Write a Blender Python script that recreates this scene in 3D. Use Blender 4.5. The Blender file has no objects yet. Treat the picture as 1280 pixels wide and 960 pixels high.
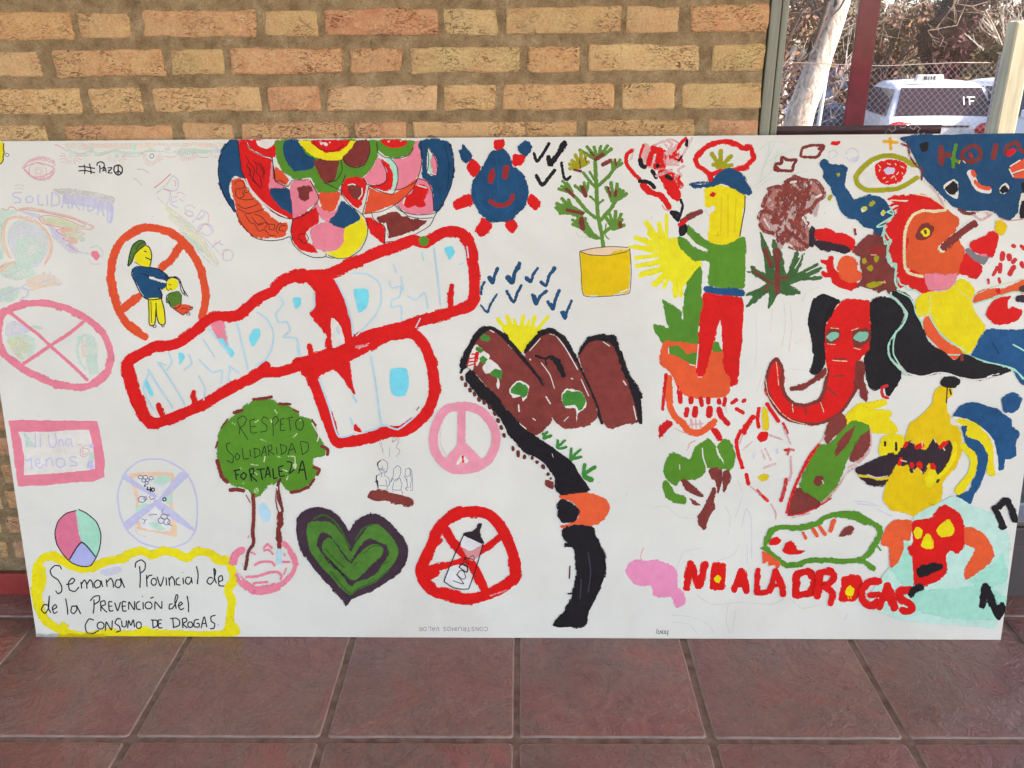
import bpy, bmesh, math, random
from mathutils import Vector, Matrix
from mathutils.geometry import tessellate_polygon
R=math.radians
sc=bpy.context.scene
COL=sc.collection
# ---------------- camera ----------------
F_PX,PIT,YAW,ROL,CAMH=1026.25,.3701,.0153,-.0096,1.3529
cd=bpy.data.cameras.new('camera'); cam=bpy.data.objects.new('camera',cd); COL.objects.link(cam); sc.camera=cam
cd.sensor_width=36; cd.lens=F_PX/1280*36; cd.clip_start=.02; cd.clip_end=2000
def ray(x,y):
    u,w=x-640,y-480
    c,s=math.cos(ROL),math.sin(ROL); u,w=c*u+s*w,-s*u+c*w
    c,s=math.cos(PIT),math.sin(PIT); X=u; Y=c*F_PX-s*w; Z=-s*F_PX-c*w
    c,s=math.cos(YAW),math.sin(YAW)
    return Vector((c*X-s*Y,s*X+c*Y,Z))
O0=Vector((0,0,CAMH))
fw=ray(640,480).normalized(); rt=(ray(740,480)-ray(640,480)).normalized(); up=rt.cross(fw)
cam.matrix_world=Matrix(((rt.x,up.x,-fw.x,0),(rt.y,up.y,-fw.y,0),(rt.z,up.z,-fw.z,CAMH),(0,0,0,1)))
def at(x,y,Y):                      # the point on the vertical plane Y = const seen at pixel x, y of the photograph
    r=ray(x,y); return O0+r*(Y/r.y)
# ---------------- world, sun, exposure ----------------
SUN_DIR=Vector((.74,-.30,.62)).normalized()      # towards the sun
w=bpy.data.worlds.new('World'); sc.world=w; w.use_nodes=True
nt=w.node_tree; bg=nt.nodes['Background']; sky=nt.nodes.new('ShaderNodeTexSky'); sky.sky_type='NISHITA'; sky.sun_disc=False
sky.sun_elevation=math.asin(SUN_DIR.z); sky.sun_rotation=math.atan2(SUN_DIR.x,SUN_DIR.y)
sky.air_density=1; sky.dust_density=2.3; sky.ozone_density=1.0; sky.altitude=300
nt.links.new(sky.outputs[0],bg.inputs[0]); bg.inputs[1].default_value=.12
sd=bpy.data.lights.new('sun','SUN'); sd.energy=3.5; sd.angle=R(.5); sd.color=(1,.94,.84)
so=bpy.data.objects.new('sun',sd); COL.objects.link(so); so.rotation_euler=(-SUN_DIR).to_track_quat('-Z','Y').to_euler()
vs=sc.view_settings; vs.view_transform='Standard'; vs.look='None'; vs.gamma=1; vs.exposure=2.12
sc.render.engine='CYCLES'; sc.cycles.max_bounces=10; sc.cycles.transparent_max_bounces=48; sc.cycles.diffuse_bounces=6
# ---------------- helpers ----------------
def lin(c):
    return tuple(((v/255)/12.92 if v/255<=.04045 else ((v/255+.055)/1.055)**2.4) for v in c)
def mat(name):
    m=bpy.data.materials.new(name); m.use_nodes=True; n=m.node_tree; n.nodes.clear()
    out=n.nodes.new('ShaderNodeOutputMaterial'); b=n.nodes.new('ShaderNodeBsdfPrincipled'); n.links.new(b.outputs[0],out.inputs[0])
    return m,n,b,out
def N(n,t,**k):
    o=n.nodes.new('ShaderNode'+t)
    for a,v in k.items():
        if a.startswith('i_'): o.inputs[a[2:].replace('_',' ')].default_value=v
        else: setattr(o,a,v)
    return o
def ramp(n,fac,stops,interp='LINEAR'):
    r=n.nodes.new('ShaderNodeValToRGB'); r.color_ramp.interpolation=interp
    while len(r.color_ramp.elements)<len(stops): r.color_ramp.elements.new(.5)
    for e,(p,c) in zip(r.color_ramp.elements,stops):
        e.position=p; e.color=(c if len(c)==4 else (*c,1)) if not isinstance(c,(int,float)) else (c,c,c,1)
    n.links.new(fac,r.inputs[0]); return r.outputs[0]
def coords(n,scale=(1,1,1),kind='Object'):
    t=n.nodes.new('ShaderNodeTexCoord'); m=n.nodes.new('ShaderNodeMapping'); m.inputs['Scale'].default_value=scale
    n.links.new(t.outputs[kind],m.inputs[0]); return m.outputs[0]
def noise(n,vec,scale,detail=4,rough=.55,dist=0):
    o=N(n,'TexNoise'); o.inputs['Scale'].default_value=scale; o.inputs['Detail'].default_value=detail; o.inputs['Roughness'].default_value=rough; o.inputs['Distortion'].default_value=dist
    n.links.new(vec,o.inputs['Vector']); return o.outputs['Fac']
def mix(n,fac,a,b,mode='MIX'):
    o=n.nodes.new('ShaderNodeMix'); o.data_type='RGBA'; o.blend_type=mode
    for i,v in ((0,fac),(6,a),(7,b)):
        if hasattr(v,'links'): n.links.new(v,o.inputs[i])
        else: o.inputs[i].default_value=v if isinstance(v,(int,float)) else ((*v,1) if len(v)==3 else v)
    return o.outputs[2]
def mth(n,op,a,b=0.0):
    o=n.nodes.new('ShaderNodeMath'); o.operation=op
    for i,v in ((0,a),(1,b)):
        if hasattr(v,'links'): n.links.new(v,o.inputs[i])
        else: o.inputs[i].default_value=v
    return o.outputs[0]
def bump(n,b,h,strength=.3,dist=.002):
    o=n.nodes.new('ShaderNodeBump'); o.inputs['Strength'].default_value=strength; o.inputs['Distance'].default_value=dist
    n.links.new(h,o.inputs['Height']); n.links.new(o.outputs[0],b.inputs['Normal'])
def plain(name,c,rough=.6,metal=0,vary=.12,scale=20,bmp=.15):
    m,n,b,o=mat(name); v=coords(n); f=noise(n,v,scale)
    c=tuple(c); d=tuple(x*(1-vary) for x in c); e=tuple(min(1,x*(1+vary)) for x in c)
    n.links.new(ramp(n,f,[(.3,d),(.7,e)]),b.inputs['Base Color']); b.inputs['Roughness'].default_value=rough; b.inputs['Metallic'].default_value=metal
    if bmp: bump(n,b,noise(n,v,scale*6),bmp,.001)
    return m
def link(name,me,mats,parent=None,label=None,cat=None,group=None,kind=None,smooth=False):
    if not isinstance(mats,(list,tuple)): mats=[mats]
    if not len(me.materials):
        for m in mats: me.materials.append(m)
    if smooth:
        for p in me.polygons: p.use_smooth=True
    o=bpy.data.objects.new(name,me); COL.objects.link(o)
    if parent: o.parent=parent
    tag(o,label,cat,group,kind); return o
def tag(o,label=None,cat=None,group=None,kind=None):
    if label: o['label']=label
    if cat: o['category']=cat
    if group: o['group']=group
    if kind: o['kind']=kind
def thing(name,loc,label,cat,group=None,rot=(0,0,0)):
    o=bpy.data.objects.new(name,None); COL.objects.link(o); o.location=loc; o.rotation_euler=rot; o.empty_display_size=.1
    tag(o,label,cat,group); return o
def M2(name,bm):
    me=bpy.data.meshes.new(name); bm.normal_update(); bm.to_mesh(me); bm.free(); return me
def pyd(name,v,f,mi=None):
    me=bpy.data.meshes.new(name); me.from_pydata(v,[],f)
    if mi: me.polygons.foreach_set('material_index',mi)
    me.update(); return me
def box(bm,a,b,bev=0,mi=0):
    """a box between corners a and b, edges bevelled"""
    vs=[bm.verts.new((x,y,z)) for x in (a[0],b[0]) for y in (a[1],b[1]) for z in (a[2],b[2])]
    fs=[bm.faces.new([vs[i] for i in q]) for q in ((0,1,3,2),(4,6,7,5),(0,4,5,1),(2,3,7,6),(0,2,6,4),(1,5,7,3))]
    for f in fs: f.material_index=mi
    if bev:
        es=list({e for f in fs for e in f.edges}); bmesh.ops.bevel(bm,geom=es,offset=bev,segments=2,affect='EDGES',profile=.6)
def tube(bm,pts,rad,seg=8,mi=0,cap=True):
    """a tapering tube through pts"""
    pts=[Vector(p) for p in pts]; rings=[]
    for i,p in enumerate(pts):
        t=(pts[min(i+1,len(pts)-1)]-pts[max(i-1,0)]).normalized()
        a=t.cross(Vector((0,0,1)) if abs(t.z)<.95 else Vector((1,0,0))).normalized(); b=t.cross(a)
        r=rad[i] if isinstance(rad,(list,tuple)) else rad
        rings.append([bm.verts.new(p+a*r*math.cos(2*math.pi*k/seg)+b*r*math.sin(2*math.pi*k/seg)) for k in range(seg)])
    for A,B in zip(rings,rings[1:]):
        for k in range(seg): f=bm.faces.new((A[k],A[(k+1)%seg],B[(k+1)%seg],B[k])); f.material_index=mi; f.smooth=True
    if cap:
        for r in (rings[0][::-1],rings[-1]): bm.faces.new(r).material_index=mi
def prism(bm,poly,y0,y1,mi=0,bev=0):
    """polygon of (x,z) pulled from y0 to y1"""
    A=[bm.verts.new((x,y0,z)) for x,z in poly]; B=[bm.verts.new((x,y1,z)) for x,z in poly]
    fs=[bm.faces.new(A),bm.faces.new(B[::-1])]
    n=len(A)
    for i in range(n): fs.append(bm.faces.new((A[i],B[i],B[(i+1)%n],A[(i+1)%n])))
    for f in fs: f.material_index=mi
    if bev: bmesh.ops.bevel(bm,geom=list({e for f in fs[:2] for e in f.edges}),offset=bev,segments=2,affect='EDGES')
# ================= the porch: floor, brick wall, door =================
WY=1.895                            # front of the brick wall
TILE=.417; TX0=-.0185; TY0=1.3634
rnd=random.Random(3)
# ---- tile material
m_tile,n,b,o=mat('slate_tile')
oi=n.nodes.new('ShaderNodeObjectInfo'); tc=n.nodes.new('ShaderNodeTexCoord'); va=n.nodes.new('ShaderNodeVectorMath'); va.operation='ADD'
cx=n.nodes.new('ShaderNodeCombineXYZ')
n.links.new(mth(n,'MULTIPLY',oi.outputs['Random'],37.0),cx.inputs[0]); n.links.new(mth(n,'MULTIPLY',oi.outputs['Random'],91.0),cx.inputs[1])
n.links.new(tc.outputs['Object'],va.inputs[0]); n.links.new(cx.outputs[0],va.inputs[1]); V3=va.outputs[0]
f1=noise(n,V3,3.5,5,.6,.6); f2=noise(n,V3,11,6,.65,1.2); f3=noise(n,V3,60,5,.6)
c1=ramp(n,f1,[(.34,lin((108,62,62))),(.45,lin((106,74,72))),(.54,lin((98,86,80))),(.64,lin((122,68,66)))])
c2=mix(n,.35,c1,ramp(n,f2,[(.32,lin((84,58,58))),(.52,lin((116,80,78))),(.70,lin((130,96,92)))]))
c3=mix(n,mth(n,'MULTIPLY',oi.outputs['Random'],.55),c2,lin((92,76,72)))
n.links.new(ramp(n,f2,[(.3,.26),(.7,.42)]),b.inputs['Roughness']); b.inputs['Specular IOR Level'].default_value=.5
vr=N(n,'TexVoronoi'); vr.feature='DISTANCE_TO_EDGE'; vr.inputs['Scale'].default_value=9
vm=n.nodes.new('ShaderNodeVectorMath'); vm.operation='ADD'; nz=N(n,'TexNoise'); nz.inputs['Scale'].default_value=7; nz.inputs['Detail'].default_value=4
n.links.new(V3,nz.inputs['Vector']); n.links.new(V3,vm.inputs[0]); n.links.new(nz.outputs['Color'],vm.inputs[1]); n.links.new(vm.outputs[0],vr.inputs['Vector'])
ridge=ramp(n,vr.outputs['Distance'],[(0,.9),(.03,.25),(.2,.1)])
c3=mix(n,mth(n,'MULTIPLY',mth(n,'MULTIPLY',ridge,ramp(n,f2,[(.46,0.0),(.64,1.0)])),.22),c3,lin((150,120,112))); c3=mix(n,ramp(n,f3,[(.3,.28),(.5,0.0)]),c3,lin((60,42,40))); c3=mix(n,1.0,c3,(2.05,1.95,1.9),'MULTIPLY'); n.links.new(c3,b.inputs['Base Color'])
hh=mth(n,'ADD',mth(n,'MULTIPLY',f1,1.2),mth(n,'ADD',mth(n,'MULTIPLY',f2,.9),mth(n,'MULTIPLY',f3,.22)))
hh=mth(n,'ADD',hh,mth(n,'MULTIPLY',ridge,.25)); bump(n,b,hh,.9,.012)
m_worn_hl=plain('worn_highlit_tile_edge',lin((150,128,122)),.45,vary=.25,scale=25)  # bevel colour holds wear plus the highlight along the joints, painted in
m_grout,n,b,o=mat('grout'); v=coords(n); n.links.new(ramp(n,noise(n,v,35,6),[(.3,lin((104,84,74))),(.7,lin((150,128,116)))]),b.inputs['Base Color']); b.inputs['Roughness'].default_value=.9; bump(n,b,noise(n,v,300),.5,.001)
def tile_mesh(w,d,seed):
    """slab with a wavy outline and rounded shoulders, origin at its centre on the grout bed"""
    q=random.Random(seed); bm=bmesh.new(); nx,ny=7,7 if d>.2 else 3; ring=[]
    def edge(p,qx,k): return [(p[0]+(qx[0]-p[0])*i/k,p[1]+(qx[1]-p[1])*i/k) for i in range(k)]
    W,D=w/2,d/2; c=.006
    pts=edge((-W+c,-D),(W-c,-D),nx)+[(W-c,-D)]+edge((W,-D+c),(W,D-c),ny)+[(W,D-c)]+edge((W-c,D),(-W+c,D),nx)+[(-W+c,D)]+edge((-W,D-c),(-W,-D+c),ny)+[(-W,-D+c)]
    pts=[(x+q.uniform(-.0009,.0009),y+q.uniform(-.0009,.0009)) for x,y in pts]
    levels=[(0,-.006),(0,.0022),(.0010,.0048),(.0026,.0061),(.0042,.0065)]
    rings=[[bm.verts.new((x*(1-i/W),y*(1-i/D),z+q.uniform(-.0002,.0002))) for x,y in pts] for i,z in levels]
    for A,B in zip(rings,rings[1:]):
        for k in range(len(A)): bm.faces.new((A[k],A[(k+1)%len(A)],B[(k+1)%len(A)],B[k])).smooth=True
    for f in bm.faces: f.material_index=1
    bm.faces.new(rings[-1]).smooth=True
    return M2('tile',bm)
GAP=.0150
tm=[tile_mesh(TILE-GAP,TILE-GAP,i) for i in range(5)]
floor=link('floor',pyd('floor',[(-9,-2.83,.0022),(9,-2.83,.0022),(9,2.05,.0022),(-9,2.05,.0022)],[(0,1,2,3)]),m_grout,kind='structure')
def put_tile(me,x,y,q,parent=floor):
    o=link('tile',me,[m_tile,m_worn_hl],parent); o.location=(x+q.uniform(-.0012,.0012),y+q.uniform(-.0012,.0012),-.0005+q.uniform(-.0004,.0004)); o.rotation_euler=(q.uniform(-.0015,.0015),q.uniform(-.0015,.0015),q.choice((0,1,2,3))*math.pi/2 if me.name.startswith('tile') and me not in narrow else 0); return o
back_d=WY-(TY0+TILE)-GAP/2+.0
narrow=[tile_mesh(TILE-GAP,WY-TY0-TILE-GAP/2-.004,20+i) for i in range(2)]
rest=bmesh.new()
for i in range(-21,22):
    x=TX0+(i+.5)*TILE
    for j in range(-10,1):
        y=TY0+(j+.5)*TILE
        near=-6<=i<=5 and j>=-4
        if near: put_tile(tm[(i*7+j*3)%5],x,y,rnd)
        else:
            k=len(rest.verts); rest.from_mesh(tm[(i*5+j)%5]); rest.verts.ensure_lookup_table()
            bmesh.ops.translate(rest,verts=rest.verts[k:],vec=(x,y,rnd.uniform(-.0009,0)))
    if -6<=i<=5: put_tile(narrow[i%2],x,(TY0+TILE+GAP/2+WY-.004)/2,rnd)
link('tile_field',M2('tile_field',rest),[m_tile,m_worn_hl],floor,kind='stuff')
# ---- bricks
m_brick,n,b,o=mat('brick')
oi=n.nodes.new('ShaderNodeObjectInfo'); tc=n.nodes.new('ShaderNodeTexCoord')
va=n.nodes.new('ShaderNodeVectorMath'); va.operation='ADD'; cx=n.nodes.new('ShaderNodeCombineXYZ')
for k,s_ in enumerate((53.,17.,29.)): n.links.new(mth(n,'MULTIPLY',oi.outputs['Random'],s_),cx.inputs[k])
n.links.new(tc.outputs['Object'],va.inputs[0]); n.links.new(cx.outputs[0],va.inputs[1]); V3=va.outputs[0]
f1=noise(n,V3,14,4,.6,.5); f2=noise(n,V3,45,6,.7,.8); f3=noise(n,V3,230,4,.6)
mp=n.nodes.new('ShaderNodeMapping'); mp.inputs['Scale'].default_value=(1,1,2.4); n.links.new(V3,mp.inputs[0]); n.links.new(V3,mp.inputs[0])
f4=noise(n,mp.outputs[0],78,8,.74,1.6); f5=noise(n,V3,13,3,.5)
c=mix(n,ramp(n,f1,[(.42,0.0),(.72,.75)]),oi.outputs['Color'],lin((194,134,92)))
c=mix(n,ramp(n,f2,[(.3,.65),(.7,0.0)]),c,lin((214,184,132)))
c=mix(n,ramp(n,f3,[(.35,.35),(.6,0.0)]),c,lin((140,100,66)))
spot=mth(n,'MULTIPLY',ramp(n,f4,[(.535,0.0),(.585,1.0)]),ramp(n,f5,[(.44,.10),(.60,1.0)]))
spot=mth(n,'MULTIPLY',spot,.88)
c=mix(n,spot,c,lin((98,50,32))); c=mix(n,1.0,c,(1.20,1.25,1.28),'MULTIPLY')
n.links.new(c,b.inputs['Base Color']); b.inputs['Roughness'].default_value=.9
h=mth(n,'SUBTRACT',mth(n,'ADD',mth(n,'MULTIPLY',f2,.55),mth(n,'MULTIPLY',f3,.22)),mth(n,'MULTIPLY',spot,.45)); bump(n,b,h,.8,.006)
m_mortar,n,b,o=mat('mortar'); v=coords(n); fa=noise(n,v,26,6,.65); fb=noise(n,v,320,3,.6)
c=ramp(n,fa,[(.3,lin((136,112,78))),(.55,lin((186,160,118))),(.75,lin((214,190,150)))]); c=mix(n,ramp(n,fb,[(.35,.4),(.6,0.0)]),c,lin((104,82,54)))
vv=N(n,'TexVoronoi'); vv.inputs['Scale'].default_value=34; n.links.new(v,vv.inputs['Vector']); c=mix(n,ramp(n,vv.outputs['Distance'],[(.02,.7),(.055,0.0)]),c,lin((215,200,170)))
n.links.new(c,b.inputs['Base Color']); b.inputs['Roughness'].default_value=.95; bump(n,b,mth(n,'ADD',mth(n,'MULTIPLY',fa,1.0),mth(n,'MULTIPLY',fb,.5)),1.0,.012)
def brick_mesh(l,h,seed):
    q=random.Random(seed); bm=bmesh.new(); W,H=l/2,h/2; nx=9 if l>.15 else 5; c=.005
    def edge(p,e,k): return [(p[0]+(e[0]-p[0])*i/k,p[1]+(e[1]-p[1])*i/k) for i in range(k)]
    pts=edge((-W+c,-H),(W-c,-H),nx)+[(W-c,-H),(W-.0015,-H+.0015)]+edge((W,-H+c),(W,H-c),3)+[(W,H-c),(W-.0015,H-.0015)]+edge((W-c,H),(-W+c,H),nx)+[(-W+c,H),(-W+.0015,H-.0015)]+edge((-W,H-c),(-W,-H+c),3)+[(-W,-H+c),(-W+.0015,-H+.0015)]
    ox=[(q.gauss(0,.0011),q.gauss(0,.0011)) for _ in pts]; sm=[((ox[i-1][0]+ox[i][0]*2)/2.2,(ox[i-1][1]+ox[i][1]*2)/2.2) for i in range(len(ox))]
    kx,kz=q.uniform(-.002,.002),q.uniform(-.0015,.0015)
    pts=[(x+dx+kx*(y/H),y+dz+kz*(x/W)) for (x,y),(dx,dz) in zip(pts,sm)]
    tl=q.uniform(-.0012,.0012)
    rings=[[bm.verts.new((x*(1-i/W),-yy-(tl*x/W+q.uniform(-.0005,.0005) if i else 0),z*(1-i/H))) for x,z in pts] for i,yy in ((0,-.045),(0,-.0012),(.0012,.0012),(.0045,.0026))]
    for A,B in zip(rings,rings[1:]):
        for k in range(len(A)): bm.faces.new((A[k],A[(k+1)%len(A)],B[(k+1)%len(A)],B[k])).smooth=True
    bm.faces.new(rings[-1]).smooth=True
    return M2('brick',bm)
ROWP=.0764
row_top=[at(600,9.4,WY).z,at(600,57.6,WY).z,at(600,105.4,WY).z,at(600,152.8,WY).z]
zt=sum(row_top[i]+i*ROWP for i in range(4))/4
BH=.0525
XE=at(950,150,WY).x                # where the bricks meet the door frame
TAN=(206,166,112);PALE=(214,180,126);ORG=(200,142,96);RED=(184,114,84);SAN=(198,150,100);PNK=(192,132,100);GRY=(170,140,116)
rows={1:([(-60,90),(98,164),(178,321),(331,397),(405,548),(555,622),(632,776),(782,849),(863,965)],[ORG,SAN,ORG,SAN,RED,TAN,SAN,TAN,SAN],30),
2:([(-60,50),(68,206),(214,280),(289,429),(438,503),(513,650),(660,725),(736,874),(890,958)],[TAN,SAN,SAN,SAN,ORG,TAN,ORG,PALE,TAN],78),
3:([(-60,102),(113,178),(192,327),(336,400),(410,547),(555,620),(629,767),(778,843),(852,953)],[TAN,TAN,TAN,PNK,PALE,TAN,TAN,PALE,TAN],125),
4:([(-60,60),(82,216),(230,292),(302,435),(444,508),(517,656),(660,721),(732,867),(885,950)],[TAN,PNK,SAN,SAN,PNK,TAN,SAN,SAN,PNK],166)}
wall=thing('brick_wall',(0,WY,0),'tan brick wall of long and short handmade bricks with thick sandy mortar','wall')
XL=-3.3; XR=XE
# mortar body: a gently uneven sheet in front of a solid core
bm=bmesh.new(); box(bm,(XL,.012,.0),(XR-.002,.24,2.995)); link('wall_core',M2('core',bm),m_mortar,wall)
bm=bmesh.new(); gx,gz=190,150; q=random.Random(8); zb,zt2=.1,2.2
from mathutils import noise as MN
vsx=[[bm.verts.new((XL+(XR-.004-XL)*i/gx,-.0002+.0030*MN.noise(Vector((i*.55,j*.5,3)))+.0015*MN.noise(Vector((i*1.7,j*1.7,9))),zb+(zt2-zb)*j/gz)) for i in range(gx+1)] for j in range(gz+1)]
for j in range(gz):
    for i in range(gx): bm.faces.new((vsx[j][i],vsx[j][i+1],vsx[j+1][i+1],vsx[j+1][i])).smooth=True
link('mortar',M2('mortar',bm),m_mortar,wall)
hidden=bmesh.new(); cnt=0
jf=rnd
for r in range(-11,20):
    z1=zt-(r-1)*ROWP; z0=z1-BH
    if z0<.115 or z1>2.25: continue
    spans=[]
    if r in rows:
        px,cs,yy=rows[r]
        spans=[(at(a,yy,WY).x,at(b_,yy,WY).x,c_) for (a,b_),c_ in zip(px,cs)]
        x=spans[0][0]+.0; 
        spans[0]=(spans[0][1]-(.235 if r!=2 else .235),spans[0][1],spans[0][2]); x=spans[0][0]-.014; tg=0
    else:
        x=XR-.003 if r%2 else XR-.003-.0; tg=(r*7)%3; x+=0
        if r%2: spans=[]
    while x>XL+.03:
        L=.112 if tg%2 else .236
        L=L+jf.uniform(-.005,.005); a=max(x-L,XL+.004)
        spans.append((a,x,jf.choice((TAN,TAN,SAN,SAN,ORG,PNK,PALE,RED)))); x=a-jf.uniform(.012,.020); tg+=1
    for a,b_,c_ in spans:
        b_=min(b_,XR-.003)
        if b_-a<.03: continue
        me=brick_mesh(b_-a,BH+jf.uniform(-.0025,.0025),r*100+int(a*50)); cx_=(a+b_)/2; cz=(z0+z1)/2+jf.uniform(-.0012,.0012)
        vis=(-1.75<cx_) and (r<=4 and r>=-2 or cx_<-1.0)
        if vis:
            ob=link('brick',me,m_brick,wall); ob.location=(cx_,jf.uniform(-.0025,.0005),cz); c2=lin(tuple(v*jf.uniform(.95,1.04) for v in c_)); ob.color=(*c2,1); cnt+=1
        else:
            k=len(hidden.verts); hidden.from_mesh(me); hidden.verts.ensure_lookup_table(); bmesh.ops.translate(hidden,verts=hidden.verts[k:],vec=(cx_,0,cz))
hb=link('brick_field',M2('brick_field',hidden),m_brick,wall,kind='stuff'); hb.color=(*lin(TAN),1)
print('bricks',cnt)
# ---- red skirting
m_red,n,b,o=mat('red_glazed'); v=coords(n); n.links.new(ramp(n,noise(n,v,9,5,.6),[(.3,lin((150,56,52))),(.7,lin((178,76,68)))]),b.inputs['Base Color']); b.inputs['Roughness'].default_value=.35; bump(n,b,noise(n,v,60,5),.25,.002)
sk=thing('skirting_board',(0,WY,0),'dull red tiled skirting along the foot of the brick wall','skirting')
zs=at(18,717.5,WY-.01).z; x=XL; k=0
while x<XR-.05:
    x2=min(x+.33,XR-.004); bm=bmesh.new(); box(bm,(x+.001,-.011,.0005),(x2-.001,.0,zs),.002); link('skirting_tile',M2('st',bm),m_red,sk); x=x2
# ---- porch roof, out of view: depth set for shade, ceiling tinted for warm bounce
m_plas=plain('painted_plaster',(.58,.50,.36),.8)
roof=thing('porch_roof',(0,0,3.0),'pale plastered porch roof over the tiled floor','roof')
bm=bmesh.new(); box(bm,(-7,-2.6,.0),(8,2.4,.18),.01); link('ceiling_slab',M2('slab',bm),m_plas,roof)
m_conc=plain('concrete',(.42,.40,.36),.85)
for px_ in (-5.5,6.5):
    t=thing('porch_pillar',(px_,-2.3,0),'square concrete pillar at the %s front corner of the porch'%('left' if px_<0 else 'right'),'pillar','pillars of the porch')
    bm=bmesh.new(); box(bm,(-.14,-.14,0),(.14,.14,3.0),.01); link('shaft',M2('shaft',bm),m_conc,t)
# ================= glazed door =================
m_frame,n,b,o=mat('grey_aluminium'); v=coords(n,(1,1,.05)); n.links.new(ramp(n,noise(n,v,160,3),[(.3,lin((124,124,108))),(.7,lin((144,143,126)))]),b.inputs['Base Color']); b.inputs['Roughness'].default_value=.5; b.inputs['Metallic'].default_value=.25
m_maroon=plain('maroon_panel',lin((134,16,40)),.5,vary=.2,scale=60)
m_marod=plain('dark_maroon_film',lin((74,16,30)),.4,vary=.25,scale=30)
m_glass,n,b,o=mat('window_glass'); n.nodes.remove(b); tr=N(n,'BsdfTransparent'); tr.inputs[0].default_value=(.93,.90,.90,1); gl=N(n,'BsdfGlossy'); gl.inputs['Roughness'].default_value=.02
fr=N(n,'Fresnel'); fr.inputs[0].default_value=1.45; ms=n.nodes.new('ShaderNodeMixShader'); n.links.new(mth(n,'MULTIPLY',fr.outputs[0],.35),ms.inputs[0]); n.links.new(tr.outputs[0],ms.inputs[1]); n.links.new(gl.outputs[0],ms.inputs[2]); n.links.new(ms.outputs[0],o.inputs[0])
m_dark=plain('dark_grey_step',(.085,.075,.078),.5); m_sill=plain('sill_metal',(.20,.18,.16),.4,.5)
GY=WY+.035
x0=XE; xg=at(976,120,WY).x; xs=at(966.5,120,WY).x; xR=3.4
zsill=at(1272,650,WY).z; zt1=2.5
door=thing('glass_door',(x0,WY,0),'glazed door in a grey metal frame beside the brick wall, maroon bars behind the glass','door')
def L(p): return p-x0
bm=bmesh.new(); box(bm,(0,-.004,zsill),(L(xs)-.0015,.07,zt1),.003); link('door_frame',M2('df',bm),m_frame,door)
bm=bmesh.new(); box(bm,(L(xs)+.0015,.002,zsill),(L(xg),.06,zt1),.003); link('stile',M2('dst',bm),m_frame,door)
bm=bmesh.new(); box(bm,(L(xs)-.004,.02,zsill),(L(xs)+.004,.05,zt1)); link('seal',M2('ds',bm),plain('rubber',(.02,.02,.02)),door)
bm=bmesh.new(); box(bm,(L(xR)-.1,-.004,zsill),(L(xR),.07,zt1),.003); link('door_frame',M2('df',bm),m_frame,door)
bm=bmesh.new(); box(bm,(0,-.006,zt1),(L(xR),.07,2.995),.003); link('lintel',M2('dl',bm),m_frame,door)
bm=bmesh.new(); box(bm,(L(xg)-.004,.030,zsill),(L(xR)-.09,.036,zt1+.001)); link('pane',M2('dp',bm),m_glass,door)
bm=bmesh.new(); box(bm,(0,-.012,zsill-.012),(L(xR),.07,zsill+.004),.003); link('sill',M2('dsl',bm),m_sill,door)
# maroon film along the lower glass, with the etched outline of a gear emblem
pY=WY+.050; pz=at(1060,157,pY).z; pr=at(1176,165,pY).x
bm=bmesh.new(); box(bm,(L(xg)-.003,.050,zsill),(L(pr),.0535,pz)); film=link('maroon_film',M2('mf',bm),m_marod,door)
bm=bmesh.new(); pa=at(1077,0,pY); pb=at(1101.5,0,pY); box(bm,(L(pa.x),.058,zsill),(L(pb.x)+.004,.066,zt1),.003); link('maroon_bar',M2('mb',bm),m_maroon,door)
m_etch=plain('etched_outline',(.9,.78,.72),.6)
gc=at(1127,186,WY+.0495); ro,ri=at(1158,186,WY+.0495).x-gc.x,at(1153,186,WY+.0495).x-gc.x
bm=bmesh.new(); nt_=14; pts=[]
for i in range(nt_):
    for a_,r_ in ((-.25,ri),(-.22,ro),(.22,ro),(.25,ri)):
        th=2*math.pi*(i+a_)/nt_+.12; pts.append((L(gc.x)+r_*math.sin(th),.0495,gc.z+r_*math.cos(th)*1.0))
tube(bm,pts+[pts[0]],(.0012),5,cap=False); link('gear_emblem',M2('gear',bm),m_etch,door)
# step under the door
stp=thing('door_step',(x0,WY,0),'dark grey step under the glass door at the right','step')
zj=at(1268,681,WY-.02).z
bm=bmesh.new(); box(bm,(.002,-.02,.0005),(L(xR),.07,zj-.002),.003); link('riser',M2('r1',bm),m_dark,stp)
bm=bmesh.new(); box(bm,(.002,-.022,zj),(L(xR),.07,zsill-.013),.003); link('tread',M2('r2',bm),m_dark,stp)
wr=thing('side_wall',(xR,WY,0),'plain plastered wall to the right of the glass door','wall'); bm=bmesh.new(); box(bm,(.002,0,0),(2.5,.24,2.995)); link('wall_face',M2('sw',bm),m_plas,wr)
# ================= the painted board =================
e_b=Vector((2.43394,-.01419,0)).normalized(); BL=Vector((-1.24660,1.70630,.0062)); BW,BHt=2.434,1.213
lean=R(8.3); bk=Vector((-e_b.y,e_b.x,0)); upv=Vector((0,0,1))*math.cos(lean)+bk*math.sin(lean); nrm=e_b.cross(upv)   # nrm points towards the viewer
BLf=BL
def uv(x,y):
    r=ray(x,y); t=(nrm.dot(BLf)-nrm.dot(O0))/nrm.dot(r); P=O0+r*t-BLf; return P.dot(e_b),P.dot(upv)
board=bpy.data.objects.new('painted_board',None); COL.objects.link(board); board.empty_display_size=.1
board.matrix_world=Matrix(((e_b.x,upv.x,nrm.x,BLf.x),(e_b.y,upv.y,nrm.y,BLf.y),(e_b.z,upv.z,nrm.z,BLf.z),(0,0,0,1)))
tag(board,'large white board covered in hand painted anti drug drawings, leaning on the brick wall','painted board')
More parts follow.
